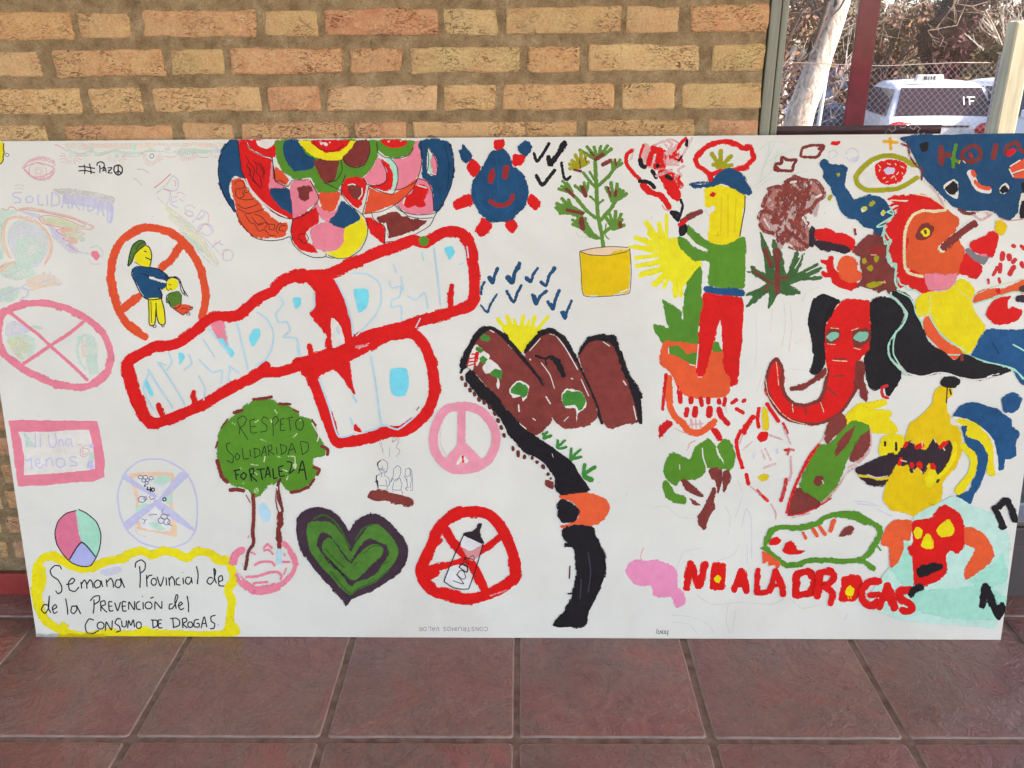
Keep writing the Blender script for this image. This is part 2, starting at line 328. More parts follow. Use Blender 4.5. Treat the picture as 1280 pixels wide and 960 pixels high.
m_board,n,b,o=mat('white_melamine'); v=coords(n); fa=noise(n,v,3,5,.6); fb=noise(n,v,220,3)
c=ramp(n,fa,[(.3,lin((220,220,210))),(.7,lin((234,234,224)))]); 
sm=noise(n,v,1.7,6,.7,.8); c=mix(n,ramp(n,sm,[(.52,0.0),(.75,.42)]),c,lin((205,198,186)))
sp=N(n,'TexVoronoi'); sp.inputs['Scale'].default_value=16; n.links.new(v,sp.inputs['Vector']); c=mix(n,ramp(n,sp.outputs['Distance'],[(.012,.5),(.03,0.0)]),c,lin((150,140,128)))
n.links.new(c,b.inputs['Base Color']); b.inputs['Roughness'].default_value=.42; bump(n,b,fb,.08,.001)
m_edge=plain('board_edge',(.10,.075,.055),.8)
TH=.015
bm=bmesh.new(); box(bm,(0,0,-TH),(BW,BHt,0),.0012)
for f in bm.faces:
    f.material_index=1 if abs(f.normal.z)<.5 else 0
bm.normal_update()
for f in bm.faces: f.material_index=0 if f.normal.z>.6 else 1
link('panel',M2('panel',bm),[m_board,m_edge],board)
KB=1.06
PAL=dict(black=(33,30,34),blackl=(66,64,74),blackp=(54,40,48),navy=(30,74,112),navyl=(32,82,128),navyd=(22,58,92),tick=(34,80,118),navypen=(66,66,120),red=(216,26,24),red2=(206,28,30),redp2=(204,46,50),redd=(150,42,40),
 orange=(222,82,44),orange2=(232,96,54),orange3=(228,92,48),orange4=(220,88,42),orangep=(228,88,52),pinkp=(232,132,150),pinkd=(220,118,146),pinkb=(242,146,182),pinkh=(246,152,168),yellow=(244,218,28),yellowp=(248,220,24),yellow2=(244,214,18),sunyel=(248,224,34),yellowd=(206,186,24),mustard=(226,192,8),mustardp=(224,196,30),mustardd=(180,150,10),mustardo=(226,164,30),
 green=(88,142,40),green2=(84,138,42),greenp=(86,122,44),greend=(62,98,40),greenm=(62,138,56),bushg=(66,134,52),leafg=(98,142,54),heartgreen=(78,124,48),darkpurple=(66,48,60),olive=(160,158,24),olive2=(196,196,36),brown=(126,52,46),brownp=(128,58,52),brownd=(106,50,48),brownq=(136,62,54),darkg=(70,60,48),agave=(66,106,58),brownsm=(176,118,108),
 mintp=(168,222,196),minteye=(128,190,162),skyp=(122,216,242),lavp=(176,180,228),lavw=(206,202,228),cream=(226,218,172),wht=(224,221,212),whtp=(222,220,206),whts=(220,220,216),whtm=(220,222,220),greyp=(124,122,126),peachp=(240,202,166),
 mintm=(158,218,190),lavm=(180,180,222),redm=(206,96,100),pinkm=(218,110,140),peachm=(240,194,152),mintw=(176,224,206),mintw2=(160,220,196),
 redc=(212,110,114),pinkc=(226,140,162),lavc=(190,188,226),mintc=(168,218,188),peachc=(240,202,172),skyc=(170,214,234),orangec=(240,156,116),limec=(196,214,122),yellowc=(232,222,150),bluec=(176,196,218),greyc=(168,162,160),brownc=(160,104,96))
ALPHA=dict(mintm=.62,lavm=.72,redm=.75,pinkm=.8,peachm=.85,mintw=.75,mintw2=.95,whtm=.55,sunyel=.93,greyc=.5,skyc=.85,mintc=.58,lavc=.6,peachc=.6,limec=.6,yellowc=.5,bluec=.4,redc=.62,pinkc=.6,orangec=.6,brownc=.6,navypen=.85)
MATS={}
def paint(col,dry):
    key=(col,dry)
    if key in MATS: return MATS[key]
    m,n,b,o=mat('paint_'+col+('_dry' if dry else '')); c=tuple(min(.9,x*KB) for x in lin(PAL[col])); al=ALPHA.get(col,1)
    if al<1 and col not in ('sunyel',): c=tuple(.80*w_*(1-al)+x*al for x,w_ in zip(c,(1,.985,.93)))
    v=coords(n,(1,1,1)); vs_=coords(n,(1,.22,1)); f=noise(n,v,6,4,.6); g=noise(n,vs_,260,5,.65,.6); g2=noise(n,v,45,5,.65)
    lum=sum(c)/3; k=.13 if lum>.12 else .28
    cc=ramp(n,mth(n,'ADD',mth(n,'MULTIPLY',f,.5),mth(n,'MULTIPLY',g2,.5)),[(.33,tuple(x*(1-k) for x in c)),(.67,tuple(min(.92,x*(1+k)) for x in c))])
    if col not in ALPHA: cc=mix(n,ramp(n,g,[(.60,0.0),(.80,.06)]),cc,tuple(.55*x+.45*.74 for x in c))
    n.links.new(cc,b.inputs['Base Color']); b.inputs['Roughness'].default_value=.5; b.inputs['Specular IOR Level'].default_value=.12
    al=ALPHA.get(col,1)
    if dry:
        vd=coords(n,(1,.45,1)); a=ramp(n,noise(n,vd,150,6,.72,1.5),[(.40,0.0),(.46,1.0)])
        n.links.new(a,b.inputs['Alpha'])
    elif col.endswith('c') and col!='skyc':   # wax crayon: only the grain of the board takes colour
        a=mth(n,'ADD',noise(n,v,420,3,.6),mth(n,'MULTIPLY',mth(n,'SUBTRACT',noise(n,v,22,3,.6),.5),.5)); n.links.new(ramp(n,a,[(.44,0.0),(.50,1.0)]),b.inputs['Alpha'])
    else:
        bump(n,b,mth(n,'ADD',mth(n,'MULTIPLY',g,1.0),mth(n,'MULTIPLY',g2,.6)),.5,.0015)
    MATS[key]=m; return m
VW=[0,0,1]; MOTIFS=[]; BOXES=[]; DZ=1.6e-5; prn=random.Random(11)
AUTO=None
def V(x0,y0,s): VW[:]=[x0,y0,s]
def M(name,label=None): MOTIFS.append(dict(name=name,label=label,subs=[[None,[],[],[],[]]]))
def U(name): MOTIFS[-1]['subs'].append([name,[],[],[],[]])
def P_(s): 
    out=[]
    for t in s.split():
        a,b_=t.split(','); out.append((VW[0]+float(a)/VW[2],VW[1]+float(b_)/VW[2]))
    return out
def crom(p,closed,step=1.6):
    n=len(p); out=[]
    if n<3 and not closed: 
        (ax,ay),(bx,by)=p[0],p[-1]; k=max(1,int(math.hypot(bx-ax,by-ay)/step)); return [(ax+(bx-ax)*i/k,ay+(by-ay)*i/k) for i in range(k+1)]
    rng=range(n if closed else n-1)
    for i in rng:
        if closed: p0,p1,p2,p3=p[i-1],p[i],p[(i+1)%n],p[(i+2)%n]
        else: p0,p1,p2,p3=p[max(i-1,0)],p[i],p[i+1],p[min(i+2,n-1)]
        k=max(1,min(24,int(math.hypot(p2[0]-p1[0],p2[1]-p1[1])/step)))
        for j in range(k):
            t=j/k; o=[]
            for a in (0,1):
                o.append(.5*((2*p1[a])+(-p0[a]+p2[a])*t+(2*p0[a]-5*p1[a]+4*p2[a]-p3[a])*t*t+(-p0[a]+3*p1[a]-3*p2[a]+p3[a])*t**3)*1.0)
            # pull towards the straight chord so corners stay crisp
            lx,ly=p1[0]+(p2[0]-p1[0])*t,p1[1]+(p2[1]-p1[1])*t; out.append((lx*.35+o[0]*.65,ly*.35+o[1]*.65))
    if not closed: out.append(p[-1])
    return out
def layer(pts,lo=.0):
    x0=min(p[0] for p in pts);x1=max(p[0] for p in pts);y0=min(p[1] for p in pts);y1=max(p[1] for p in pts); L_=0
    for a,b_,c,d,l in BOXES:
        if a<x1 and c>x0 and b_<y1 and d>y0 and l>=L_: L_=l+1
    BOXES.append((x0,y0,x1,y1,L_)); return L_
def emit(verts,faces,col,dry):
    S_=MOTIFS[-1]['subs'][-1]; k=len(S_[1]); key=(col,dry)
    if key not in S_[4]: S_[4].append(key)
    mi=S_[4].index(key); S_[1].extend(verts); S_[2].extend([tuple(i+k for i in f) for f in faces]); S_[3].extend([mi]*len(faces))
def cl(u,v): return min(max(u,.0006),BW-.0006),min(max(v,.0006),BHt-.0006)
BRUSHY={'black','navy','navyl','red','red2','orange','orange2','orange3','orange4','green','green2','leafg','brown','brownp','yellow2','yellow','sunyel','mustard','pinkb','agave','blackp','mintw2','darkpurple','pinkp'}
def fringe(col,q):
    # broken dry-brush bristle marks along stretches of the edge
    global AUTO
    keep,AUTO=AUTO,None; i=prn.randint(0,10); n=len(q)
    while i<n-6:
        k=prn.randint(5,16); seg=q[i:i+k:2]
        if len(seg)>2: S(col,prn.uniform(1.6,3.0),[(x+prn.uniform(-.5,.5),y+prn.uniform(-.5,.5)) for x,y in seg],r=1)
        i+=k+prn.randint(3,22)
    AUTO=keep
def F(col,s,r=.72,sharp=0):
    if AUTO: U(AUTO)
    p=P_(s); p=[p[i] for i in range(len(p)) if p[i]!=p[i-1]]
    q=crom(p,True) if not sharp else [pp for i in range(len(p)) for pp in crom([p[i],p[(i+1)%len(p)]],False,4)[:-1]]
    ph=prn.uniform(0,99); amp=r if r<=.6 else r*.9
    q=[(x+amp*(MN.noise(Vector((x*.45,y*.45,ph)))*1.5+.7*MN.noise(Vector((x*1.3,y*1.3,ph)))),y+amp*(MN.noise(Vector((x*.45,y*.45,ph+50)))*1.5+.7*MN.noise(Vector((x*1.3,y*1.3,ph+50))))) for x,y in q]
    pts=[cl(*uv(x,y)) for x,y in q]
    pts=[pts[i] for i in range(len(pts)) if abs(pts[i][0]-pts[i-1][0])+abs(pts[i][1]-pts[i-1][1])>1e-5]
    if len(pts)<3: return
    z=DZ*(layer(pts)+2); tri=tessellate_polygon([[Vector((a,b_,0)) for a,b_ in pts]])
    fs=[]
    for t in tri:
        a,b_,c=[pts[i] for i in t]; ar=(b_[0]-a[0])*(c[1]-a[1])-(b_[1]-a[1])*(c[0]-a[0]); fs.append(tuple(t) if ar>0 else tuple(t[::-1]))
    emit([(a,b_,z) for a,b_ in pts],fs,col,r>=1)
    if col in BRUSHY and r<1 and not sharp and len(q)>24: fringe(col,q)
def S(col,w,s,r=None,closed=0):
    p=P_(s) if isinstance(s,str) else s; p=[p[i] for i in range(len(p)) if i==0 or p[i]!=p[i-1]]
    if len(p)<2: return
    if w>1.5:     # round brush: paint reaches past the end points
        for a_,b_ in ((0,1),(-1,-2)):
            dx,dy=p[a_][0]-p[b_][0],p[a_][1]-p[b_][1]; d=math.hypot(dx,dy) or 1; e_=w*.30; p[a_]=(p[a_][0]+dx/d*e_,p[a_][1]+dy/d*e_)
    stp=min(1.4 if w<4 else 2.2,max(.5,w/5)); q=crom(p,False,stp); n=len(q)
    if r is None: r=.5 if w>2 else .12
    if AUTO: U(AUTO)
    if w<1.5: w*=1.5 if col in ('black','skyc') else 1.25
    elif col=='skyc': w*=1.3
    dry=r>=.9; amp=min(r,.5)*(1.5 if w>2 else 1); ph=prn.uniform(0,99); Lp=[];Rp=[]
    for i,(x,y) in enumerate(q):
        a=q[max(i-1,0)];b_=q[min(i+1,n-1)]; dx,dy=b_[0]-a[0],b_[1]-a[1]; d=math.hypot(dx,dy) or 1; nx,ny=-dy/d,dx/d
        e1=min(i,n-1-i)*stp; tp=math.sqrt(max(0,1-(1-min(1,e1/(w*.5)))**2)) if w>1.5 else 1; tp=max(tp,.35 if w<3 else .5)
        hw=w/2*tp
        hf=min(.5,w*.09); l=hw+amp*MN.noise(Vector((x*.5,y*.5,ph)))+hf*MN.noise(Vector((x*1.4,y*1.4,ph))); rr=hw+amp*MN.noise(Vector((x*.5,y*.5,ph+31)))+hf*MN.noise(Vector((x*1.4,y*1.4,ph+31)))
        l=max(l,.12*w); rr=max(rr,.12*w)
        Lp.append((x+nx*l,y+ny*l)); Rp.append((x-nx*rr,y-ny*rr))
    Lu=[cl(*uv(*t)) for t in Lp]; Ru=[cl(*uv(*t)) for t in Rp]
    z=DZ*(layer(Lu+Ru)+2); vs=[];fs=[]
    for i in range(n):
        zz=z+DZ*.8*i/n; vs+= [(*Lu[i],zz),(*Ru[i],zz)]
        if i:
            k=2*i; fs.append((k-2,k-1,k+1,k)) 
    # make every quad face the viewer
    out=[]
    for f in fs:
        ar=sum(vs[f[i]][0]*vs[f[(i+1)%4]][1]-vs[f[(i+1)%4]][0]*vs[f[i]][1] for i in range(4)); out.append(f if ar>0 else f[::-1])
    emit(vs,out,col,dry)
    if col in BRUSHY and not dry and w>=5.5 and n>14:
        for side in (Lp,Rp): fringe(col,side)
def O(col,w,cx,cy,rx,ry):
    p=[(VW[0]+(cx+rx*math.cos(t*.5236))/VW[2],VW[1]+(cy+ry*math.sin(t*.5236))/VW[2]) for t in range(13)]; S(col,w,p)
# ---- left side of the board
V(0,170,8)
M('yellow_blob_painting','yellow painted blob with black outline cut by the board edge')
F('yellow','-120,75 35,72 30,130 42,165 30,200 32,235 10,275 -60,290 -130,250')
S('black',.9,'38,72 32,130 42,165 30,200 33,235 12,275 -40,288')
S('navypen',.7,'45,190 65,172 92,188 78,205 55,200 48,185')
M('eye_drawing','pink crayon eye')
S('pinkc',2.6,'225,320 280,260 360,225 450,222 520,250 545,300')
S('pinkc',2.4,'240,330 290,385 350,425 430,430 500,400 545,330')
S('pinkc',1.2,'300,240 380,210 470,215 540,245')
S('pinkc',1,'300,400 380,440 460,440 540,380')
S('pinkm',.9,'235,320 290,290 380,265 460,285 540,320 500,370 420,405 340,410 280,370 235,322')
S('redc',.9,'300,300 290,350 310,400 370,430 430,420 462,380 458,320 420,285 360,270 310,295')
for a in range(0,360,30):
    import math as _m
    S('redc',.5,'%f,%f %f,%f'%(385+18*_m.cos(_m.radians(a)),355+16*_m.sin(_m.radians(a)),385+55*_m.cos(_m.radians(a+8)),350+62*_m.sin(_m.radians(a+8))))
F('pinkc','230,310 300,240 380,205 480,215 550,250 548,300 500,265 400,245 300,265')
F('pinkc','430,430 500,400 550,330 545,370 500,430 440,448')
M('scalloped_border_drawing','faint green and peach scalloped border with small suns along the top edge')
F('peachc','640,75 1270,72 1500,70 1900,68 2230,66 2230,110 2100,120 1950,100 1800,110 1600,95 1400,120 1200,130 1000,120 850,140 760,130 680,110')
F('mintc','650,90 700,130 800,170 880,150 910,100 940,150 1000,165 1090,140 1150,130 1230,150 1350,160 1450,150 1500,110 1560,140 1700,160 1800,130 1900,120 2100,140 2225,120 2225,165 2100,175 1950,175 1800,190 1750,170 1650,165 1500,160 1400,180 1250,190 1150,160 1000,190 900,160 840,190 750,185 680,160')
S('mintc',1.6,'905,80 910,130 890,160')
S('redc',.9,'545,85 580,95 640,130 680,155')
S('redc',.6,'750,190 850,203 895,185 912,150')
S('redc',.6,'940,190 1000,195 1090,165 1120,152')
S('redc',.6,'1220,195 1300,205 1380,200 1440,160 1500,150 1560,160')
S('redc',.7,'1650,205 1720,212 1780,190 1805,140 1830,115')
S('redc',.7,'1950,185 2000,210 2070,215 2110,180')
def rays(cx,cy,r0,r1,a0,a1,n,col,w):
    import math
    for i in range(n):
        a=math.radians(a0+(a1-a0)*i/(n-1)); k=1+.12*math.sin(i*7.3)
        S(col,w,'%f,%f %f,%f'%(cx+r0*math.cos(a),cy+r0*math.sin(a)*.9,cx+r1*k*math.cos(a),cy+r1*k*math.sin(a)*.9))
rays(705,200,48,105,0,200,11,'redc',.6); S('lavc',.9,'690,190 705,180 722,195 712,215 690,210 688,192')
rays(1170,205,42,90,0,185,10,'redc',.55); F('mintc','1145,190 1175,180 1195,200 1170,230 1145,215')
rays(1520,205,50,105,-15,195,14,'redc',.6); S('navypen',.7,'1500,190 1520,178 1540,195 1530,218 1505,220 1498,195')
rays(1880,170,45,95,0,190,12,'redc',.6); S('lavc',.8,'1860,160 1882,145 1905,165 1890,188 1862,185')
rays(2170,160,40,80,20,150,7,'redc',.6)
F('mintm','1330,90 1360,85 1365,130 1335,140'); F('lavc','1640,110 1700,105 1705,140 1650,150'); F('lavc','2150,120 2185,125 2180,170 2150,160')
M('hashtag_lettering','black hashtag PAZ with a small peace sign')
S('black',1.5,'785,305 850,308 950,325'); S('black',1.5,'785,350 850,345 950,368')
S('black',1.5,'840,285 850,330 845,380'); S('black',1.5,'893,275 908,330 910,380')
S('black',1.1,'995,290 1000,330 998,370'); S('black',1.1,'970,300 975,270 1010,258 1040,275 1040,310 1010,328')
S('black',1.0,'1025,355 1050,315 1062,365'); S('black',.9,'1035,345 1062,340')
S('black',1.0,'1075,320 1120,318 1080,368 1125,368'); S('black',.8,'1080,343 1112,340')
S('black',1.2,'1180,290 1145,305 1140,345 1160,380 1190,390 1220,365 1222,320 1195,292 1170,292'); S('black',1.1,'1182,292 1180,350 1150,372'); S('black',1.1,'1180,345 1215,372'); S('black',1,'1182,380 1180,345')
M('faded_word_drawing','faded lavender word drawn in crayon')
F('greyc','520,530 700,525 950,560 1140,610 1130,680 1000,640 800,590 600,580')
F('lavc','640,580 850,600 1110,650 1120,760 1000,730 800,700 640,660')
for l in ('215,565 140,570 130,600 200,630 205,660 140,670','300,600 260,620 270,665 320,660 330,620 300,600','380,590 385,680 430,690','470,590 475,690','520,560 515,700','530,565 590,600 590,680 520,700','620,720 650,590 690,730','632,670 680,675','720,725 730,590 790,620 740,660 800,740','830,600 835,740','880,610 880,750','885,610 950,650 940,730 885,755','975,790 1000,650 1040,800','990,740 1030,745','1080,670 1075,850'): S('lavm',1.7,l)
S('lavm',2.2,'1115,690 1105,870'); S('lavm',1.8,'1080,670 1130,720 1120,840 1080,860')
S('mintc',1.5,'135,500 190,488 245,500'); S('peachc',1.4,'140,530 190,520 240,530')
V(120,170,8)
M('respeto_drawing','faint red and lavender word RESPETO slanting down')
S('redm',1.1,'580,520 660,460 748,378'); S('redc',.8,'410,333 470,335 535,375'); S('redc',.8,'375,420 420,450 460,500')
S('lavc',2,'610,570 700,490 770,400 820,450 820,520 780,550 680,530'); S('redm',.7,'780,440 798,465 795,500'); S('redm',.8,'680,530 745,555'); S('lavc',1.6,'745,555 735,620 710,680')
S('greyc',.7,'610,610 700,690 800,770 900,840 1000,930 1100,1030 1250,1190')
S('lavc',1.3,'760,600 750,680 820,720'); S('lavc',1.3,'770,620 820,600'); S('lavc',1.3,'760,660 810,650'); S('redc',.6,'800,575 850,562 905,600'); S('redc',.7,'835,630 875,655')
S('lavc',1.6,'950,690 900,700 890,740 960,760 970,800 920,800 890,765'); S('redc',.6,'935,685 995,720'); S('redc',.6,'885,755 930,800 965,795')
S('lavc',1.5,'960,870 1020,800 1060,740 1090,780 1050,830 1000,830'); S('redc',.7,'1095,745 1130,800 1120,870'); S('redc',.7,'1020,835 1065,795')
S('lavc',1.4,'1030,960 1030,900 1080,880 1130,900 1160,950'); S('redc',.6,'1040,920 1070,885 1120,890')
F('yellowc','700,700 900,850 1060,990 1020,960 850,850 720,760'); F('mintc','730,780 850,830 960,920 1000,980 880,920 760,840')
V(120,270,6)
S('lavc',1.6,'780,110 800,65 850,60 880,110 840,150 790,120'); S('redc',.7,'790,100 810,60 850,65'); S('redc',.8,'885,225 935,185')
S('lavc',1.6,'870,240 900,200 950,215'); S('lavc',1.6,'950,260 1000,250 1030,290 1010,330 960,330 945,280'); S('pinkc',1.2,'955,300 960,265 1000,255')
F('yellowc','560,0 760,130 910,350 880,350 700,170 540,10'); F('mintc','620,90 760,200 850,310 790,270 650,150')
S('greyc',.7,'590,0 700,60 800,170 880,280 918,350 890,375 800,300 700,200')
V(0,230,8)
M('snail_drawing','pastel snail or bun shaped doodle with orange and green scribble')
F('lavc','200,270 400,310 560,460 700,580 820,690 700,690 560,560 530,540 480,420 380,350 260,300')
F('mintc','-60,270 60,260 160,260 170,290 80,330 30,420 10,560 40,720 0,760 -60,700')
F('bluec','90,440 180,360 300,370 420,440 490,560 470,700 380,820 250,860 180,800 120,700 70,560')
F('mintc','180,560 330,540 440,620 400,760 250,840 170,720')
F('mintc','20,800 200,760 300,820 360,900 200,960 60,940 0,900')
S('peachm',2.6,'110,745 60,650 38,540 45,430 80,360 150,335 250,345 370,390 450,460 505,560 500,680 450,790')
S('redc',.7,'90,735 40,660 18,540 28,420 70,350 150,322 230,322 330,345 430,430 500,520 525,620 505,720 440,815')
S('redm',.7,'15,245 75,262 95,232 130,230 180,265 260,258 400,275 520,300 650,330 760,360 850,405 850,425 800,415 700,370 580,330 480,315 410,325 395,355 430,395 540,420 650,440')
S('orangec',2.4,'190,250 300,240 420,265 560,295 700,330 800,365 880,400 935,430 900,455 820,440')
F('limec','420,350 480,330 600,345 700,385 800,420 880,450 800,460 640,430 500,400 430,385')
S('peachm',1.5,'430,335 420,370 480,395 600,410')
S('redm',.8,'650,440 560,468 620,505 660,520 630,548 700,580 700,625 780,675')
F('orangec','600,470 660,435 760,450 850,490 840,515 740,500 660,520')
F('limec','640,480 760,480 830,510 820,540 740,560 700,540'); F('orangec','660,530 760,540 780,590 720,600')
F('mintc','790,530 850,540 860,565 800,570'); S('lavc',2,'560,560 650,600 720,660 830,690 900,700')
S('pinkc',2.5,'-30,850 20,820 60,790'); S('redc',1,'-10,850 50,800'); S('peachm',3.5,'-40,900 40,840 110,790 150,790')
S('redc',.7,'380,950 450,880'); S('redc',.7,'460,945 500,900 505,870'); S('redc',.7,'500,960 555,925')
F('peachc','260,960 340,920 450,900 540,920 600,960 620,1010 300,1040')
S('peachm',1.4,'300,1060 420,1030 560,980'); S('redc',.7,'380,1000 480,960 560,980 600,1020')
F('mintc','-30,1080 100,1020 200,1080 120,1180 -20,1160'); S('lavc',2.5,'-20,1140 80,1090 200,1040 280,1060 270,1120 200,1150')
S('bluec',2,'0,1180 120,1100 260,1000'); 
F('pinkp','910,685 930,668 970,672 1000,720 965,768 940,745 912,710'); S('mintc',1.3,'900,640 980,620 1030,680 1020,740'); S('pinkc',1,'890,760 920,800 1000,800')
V(120,270,6)
M('domestic_violence_sign_painting','orange prohibition oval over a man in a green cap grabbing a small girl')
S('orange',9.5,'375,910 310,870 230,800 175,720 140,620 118,500 112,400 130,300 180,200 240,140 320,100 400,88 490,98 570,125 640,185 700,250 760,340 795,430 815,530 822,620 810,700 790,765')
S('orange',9,'640,215 600,270 560,330 490,395'); S('orange',9,'325,600 260,650 180,720')
F('navy','275,395 330,378 400,385 470,400 520,430 545,460 540,500 510,545 470,540 495,590 490,615 430,625 385,625 350,590 310,510 280,450')
F('yellowp','290,300 330,250 375,220 405,240 418,300 410,380 350,375 300,355')
F('yellowp','392,625 490,620 510,690 520,790 505,815 470,800 458,740 450,700 445,790 420,818 400,800')
F('greenp','240,365 255,290 280,215 330,182 365,190 370,215 330,250 290,290 270,340 250,372')
S('black',.9,'240,370 250,300 275,220 325,183 362,190 372,215 325,252 290,290 270,345 245,375 238,362')
S('black',.6,'300,255 330,210 360,200')
S('black',.9,'375,220 400,235 415,270 418,310 405,380'); S('black',.9,'370,310 412,328'); S('black',.9,'360,262 380,270'); S('black',.5,'290,345 350,380 405,385')
S('black',.9,'275,395 268,440 300,510 340,590 385,625 440,628 490,615 490,570 465,535'); S('black',.9,'405,385 470,400 530,440 545,470'); S('black',.7,'275,398 310,378 400,385')
F('wht','400,450 460,470 530,488 525,503 450,485 400,465'); S('black',.6,'340,430 400,450')
S('black',.9,'395,625 398,720 400,810 430,825 445,790 450,700'); S('black',.9,'450,650 455,740 470,800 500,818 520,800 512,700 490,620'); S('black',.6,'412,640 415,720 418,800')
S('black',.6,'425,815 435,838 452,830 445,815'); S('black',.6,'490,820 500,833 515,822')
F('yellowp','530,495 555,468 590,465 615,490 618,530 590,555 550,560 528,540')
F('greenp','560,575 610,560 640,580 638,650 620,680 570,680 545,660 530,630 540,590')
F('orange','580,685 630,660 700,675 710,700 650,740 610,715'); F('yellowp','508,545 530,540 535,560 515,560')
S('black',.7,'525,450 555,460 600,455 630,480 650,540 690,605'); S('black',.7,'540,465 600,462 640,510 670,600'); S('black',.7,'560,455 620,480 640,560 660,590'); S('black',.6,'530,440 520,470 560,470')
S('black',.7,'560,575 530,600 530,650 550,640 560,680 610,690 638,660 642,590'); S('black',.7,'545,515 565,515'); S('black',.7,'550,545 570,550'); S('black',.6,'530,500 528,540 550,562')
S('black',.6,'565,682 610,715 655,742 680,715'); S('black',.6,'640,700 660,690 690,700'); S('black',.6,'705,690 725,680 720,700 700,700'); S('black',.6,'675,735 700,725 705,742 680,742')
V(0,360,6.857)
M('pink_prohibition_sign_painting','pink oval with a thin cross over faint green crayon')
F('lavc','50,320 130,280 260,360 240,380 60,420'); F('mintc','60,430 200,390 300,440 290,560 180,620 90,510'); F('limec','70,440 200,420 260,500 160,600 90,520')
S('mintc',3.5,'680,430 720,405 790,420 825,500 825,640 840,740'); S('mintc',3,'680,440 660,540 690,640 740,700'); F('mintc','740,420 820,480 830,720 770,740 740,640'); F('peachc','690,450 730,450 750,560 710,600'); F('mintm','655,420 700,410 715,440 665,455'); S('mintc',4,'280,330 360,345')
S('pinkp',8.2,'-10,420 -18,330 20,230 100,170 200,138 320,128 440,140 560,170 700,235 800,305 890,400 940,520 950,620 920,720 850,790 760,840 640,848 500,830 360,780 230,710 120,640 40,570 0,500 -12,400')
S('pinkp',4,'95,215 200,300 330,400 430,495 560,610 660,700 750,790'); S('pinkp',4.6,'720,285 600,385 430,495 320,570 200,650')
V(0,500,8)
M('ni_una_menos_sign_painting','pink framed sign with the words Ni Una Menos')
F('pinkp','88,205 190,200 970,210 1015,400 1048,600 1045,770 930,815 700,825 460,855 180,862',sharp=1)
F('wht','180,318 500,318 700,300 890,298 930,450 952,690 840,705 700,725 400,745 240,752 240,560 210,390',sharp=1)
S('lavm',1.2,'240,340 262,400 268,475'); S('lavm',1.2,'242,335 300,400 355,475'); S('lavm',1.1,'352,330 355,400 358,475'); F('mintc','260,350 340,440 340,470 270,460')
S('lavm',1.1,'402,375 405,470'); S('lavm',1.1,'398,345 408,348'); S('lavm',1.2,'485,345 490,430 510,472 550,465 565,420 552,330')
S('lavm',1,'590,395 595,470'); S('lavm',1,'590,410 620,395 635,470'); S('lavm',1,'705,395 670,390 655,440 680,460 705,430'); S('lavm',1,'710,380 715,440 728,470')
S('lavm',1.3,'245,590 280,610 310,580 318,695'); S('lavm',1.1,'355,640 400,630 390,590 360,600 355,650 400,680 445,640'); S('lavm',1.2,'460,590 465,670'); S('lavm',1.2,'462,610 510,580 535,670')
S('lavm',1.3,'600,580 565,600 565,650 610,675 650,645 640,595 595,580'); S('lavm',1.2,'765,570 710,570 700,600 760,625 765,655 695,660')
S('redc',.7,'760,430 790,450 830,470 850,455 890,460'); S('redc',.8,'805,490 850,480 895,500 880,540 840,570 805,550 805,495'); S('redc',.7,'830,500 830,550 870,530'); S('redc',.7,'800,430 830,480')
F('lavm','895,440 930,440 935,470 900,480'); F('mintm','895,530 935,520 940,600 890,600'); F('lavm','865,680 880,620 930,600 935,690')
V(130,560,6.857)
M('lavender_prohibition_sign_drawing','thin lavender prohibition oval over a peach and mint poster')
F('peachm','230,220 590,218 585,420 605,560 625,755 500,735 280,695 290,670 270,640 275,460 255,370')
F('whtm','265,250 560,250 555,440 575,560 575,700 500,715 320,680 300,560 300,450 280,350')
F('mintm','430,260 500,230 575,250 560,290 480,315 425,300'); F('mintm','530,400 580,400 580,460 540,480'); F('mintm','270,520 350,470 420,500 300,580'); F('mintm','380,640 460,640 530,700 440,700')
F('lavm','150,255 190,225 320,320 450,400 440,430 300,350'); F('lavm','170,640 300,540 480,420 640,215 720,215 715,250 600,360 480,470 330,590 215,700 180,690')
F('lavm','430,440 520,480 640,570 770,690 760,710 600,620 450,510')
S('lavm',2,'180,670 140,580 120,460 120,380 150,280 200,190 300,115 400,95 510,100 620,150 700,210 760,310 795,430 800,560 785,700 720,800 600,850 450,850 320,810 220,730 175,660')
for cx,cy,rx,ry in((312,250,20,14),(355,250,20,16),(405,258,18,15),(340,278,16,14),(375,275,15,13),(365,300,14,12),(325,440,32,26),(355,432,14,15),(515,588,28,22),(490,622,26,24),(540,632,28,26)):
    O('navypen',.8,cx,cy,rx,ry)
O('black',1.5,518,440,14,14); F('black','340,318 358,315 362,330 345,332')
S('black',1.6,'375,335 370,355 395,358'); S('black',1.6,'400,335 398,375'); O('black',1.6,420,357,12,14)
S('navypen',.7,'380,575 420,570 455,570'); S('navypen',.7,'325,605 350,620 340,650'); S('navypen',.7,'350,620 368,612'); S('navypen',.7,'510,520 495,550 520,570 565,575'); S('navypen',.8,'545,600 560,620 545,640 580,668')
S('navypen',.8,'390,410 400,440 440,430'); S('greyc',.6,'300,580 270,680 290,740 360,760')
V(30,620,4.571)
M('yellow_cloud_painting','yellow cloud outline round black handwriting, crumpled at its lower left')
S('yellow',10,'85,640 70,560 65,470 75,400 115,350 170,345 225,375 270,400 340,418 410,400 480,372 560,360 600,330 670,312 735,340 800,315 870,325 930,352 990,320 1060,325 1110,365 1165,375 1195,440 1200,490 1165,540 1185,600 1180,680 1175,750 1150,790 1050,798 900,792 750,790 600,795 480,790')
S('yellow',10.5,'78,560 90,640 120,710 180,750 240,780 330,805 400,800 470,785 500,770')
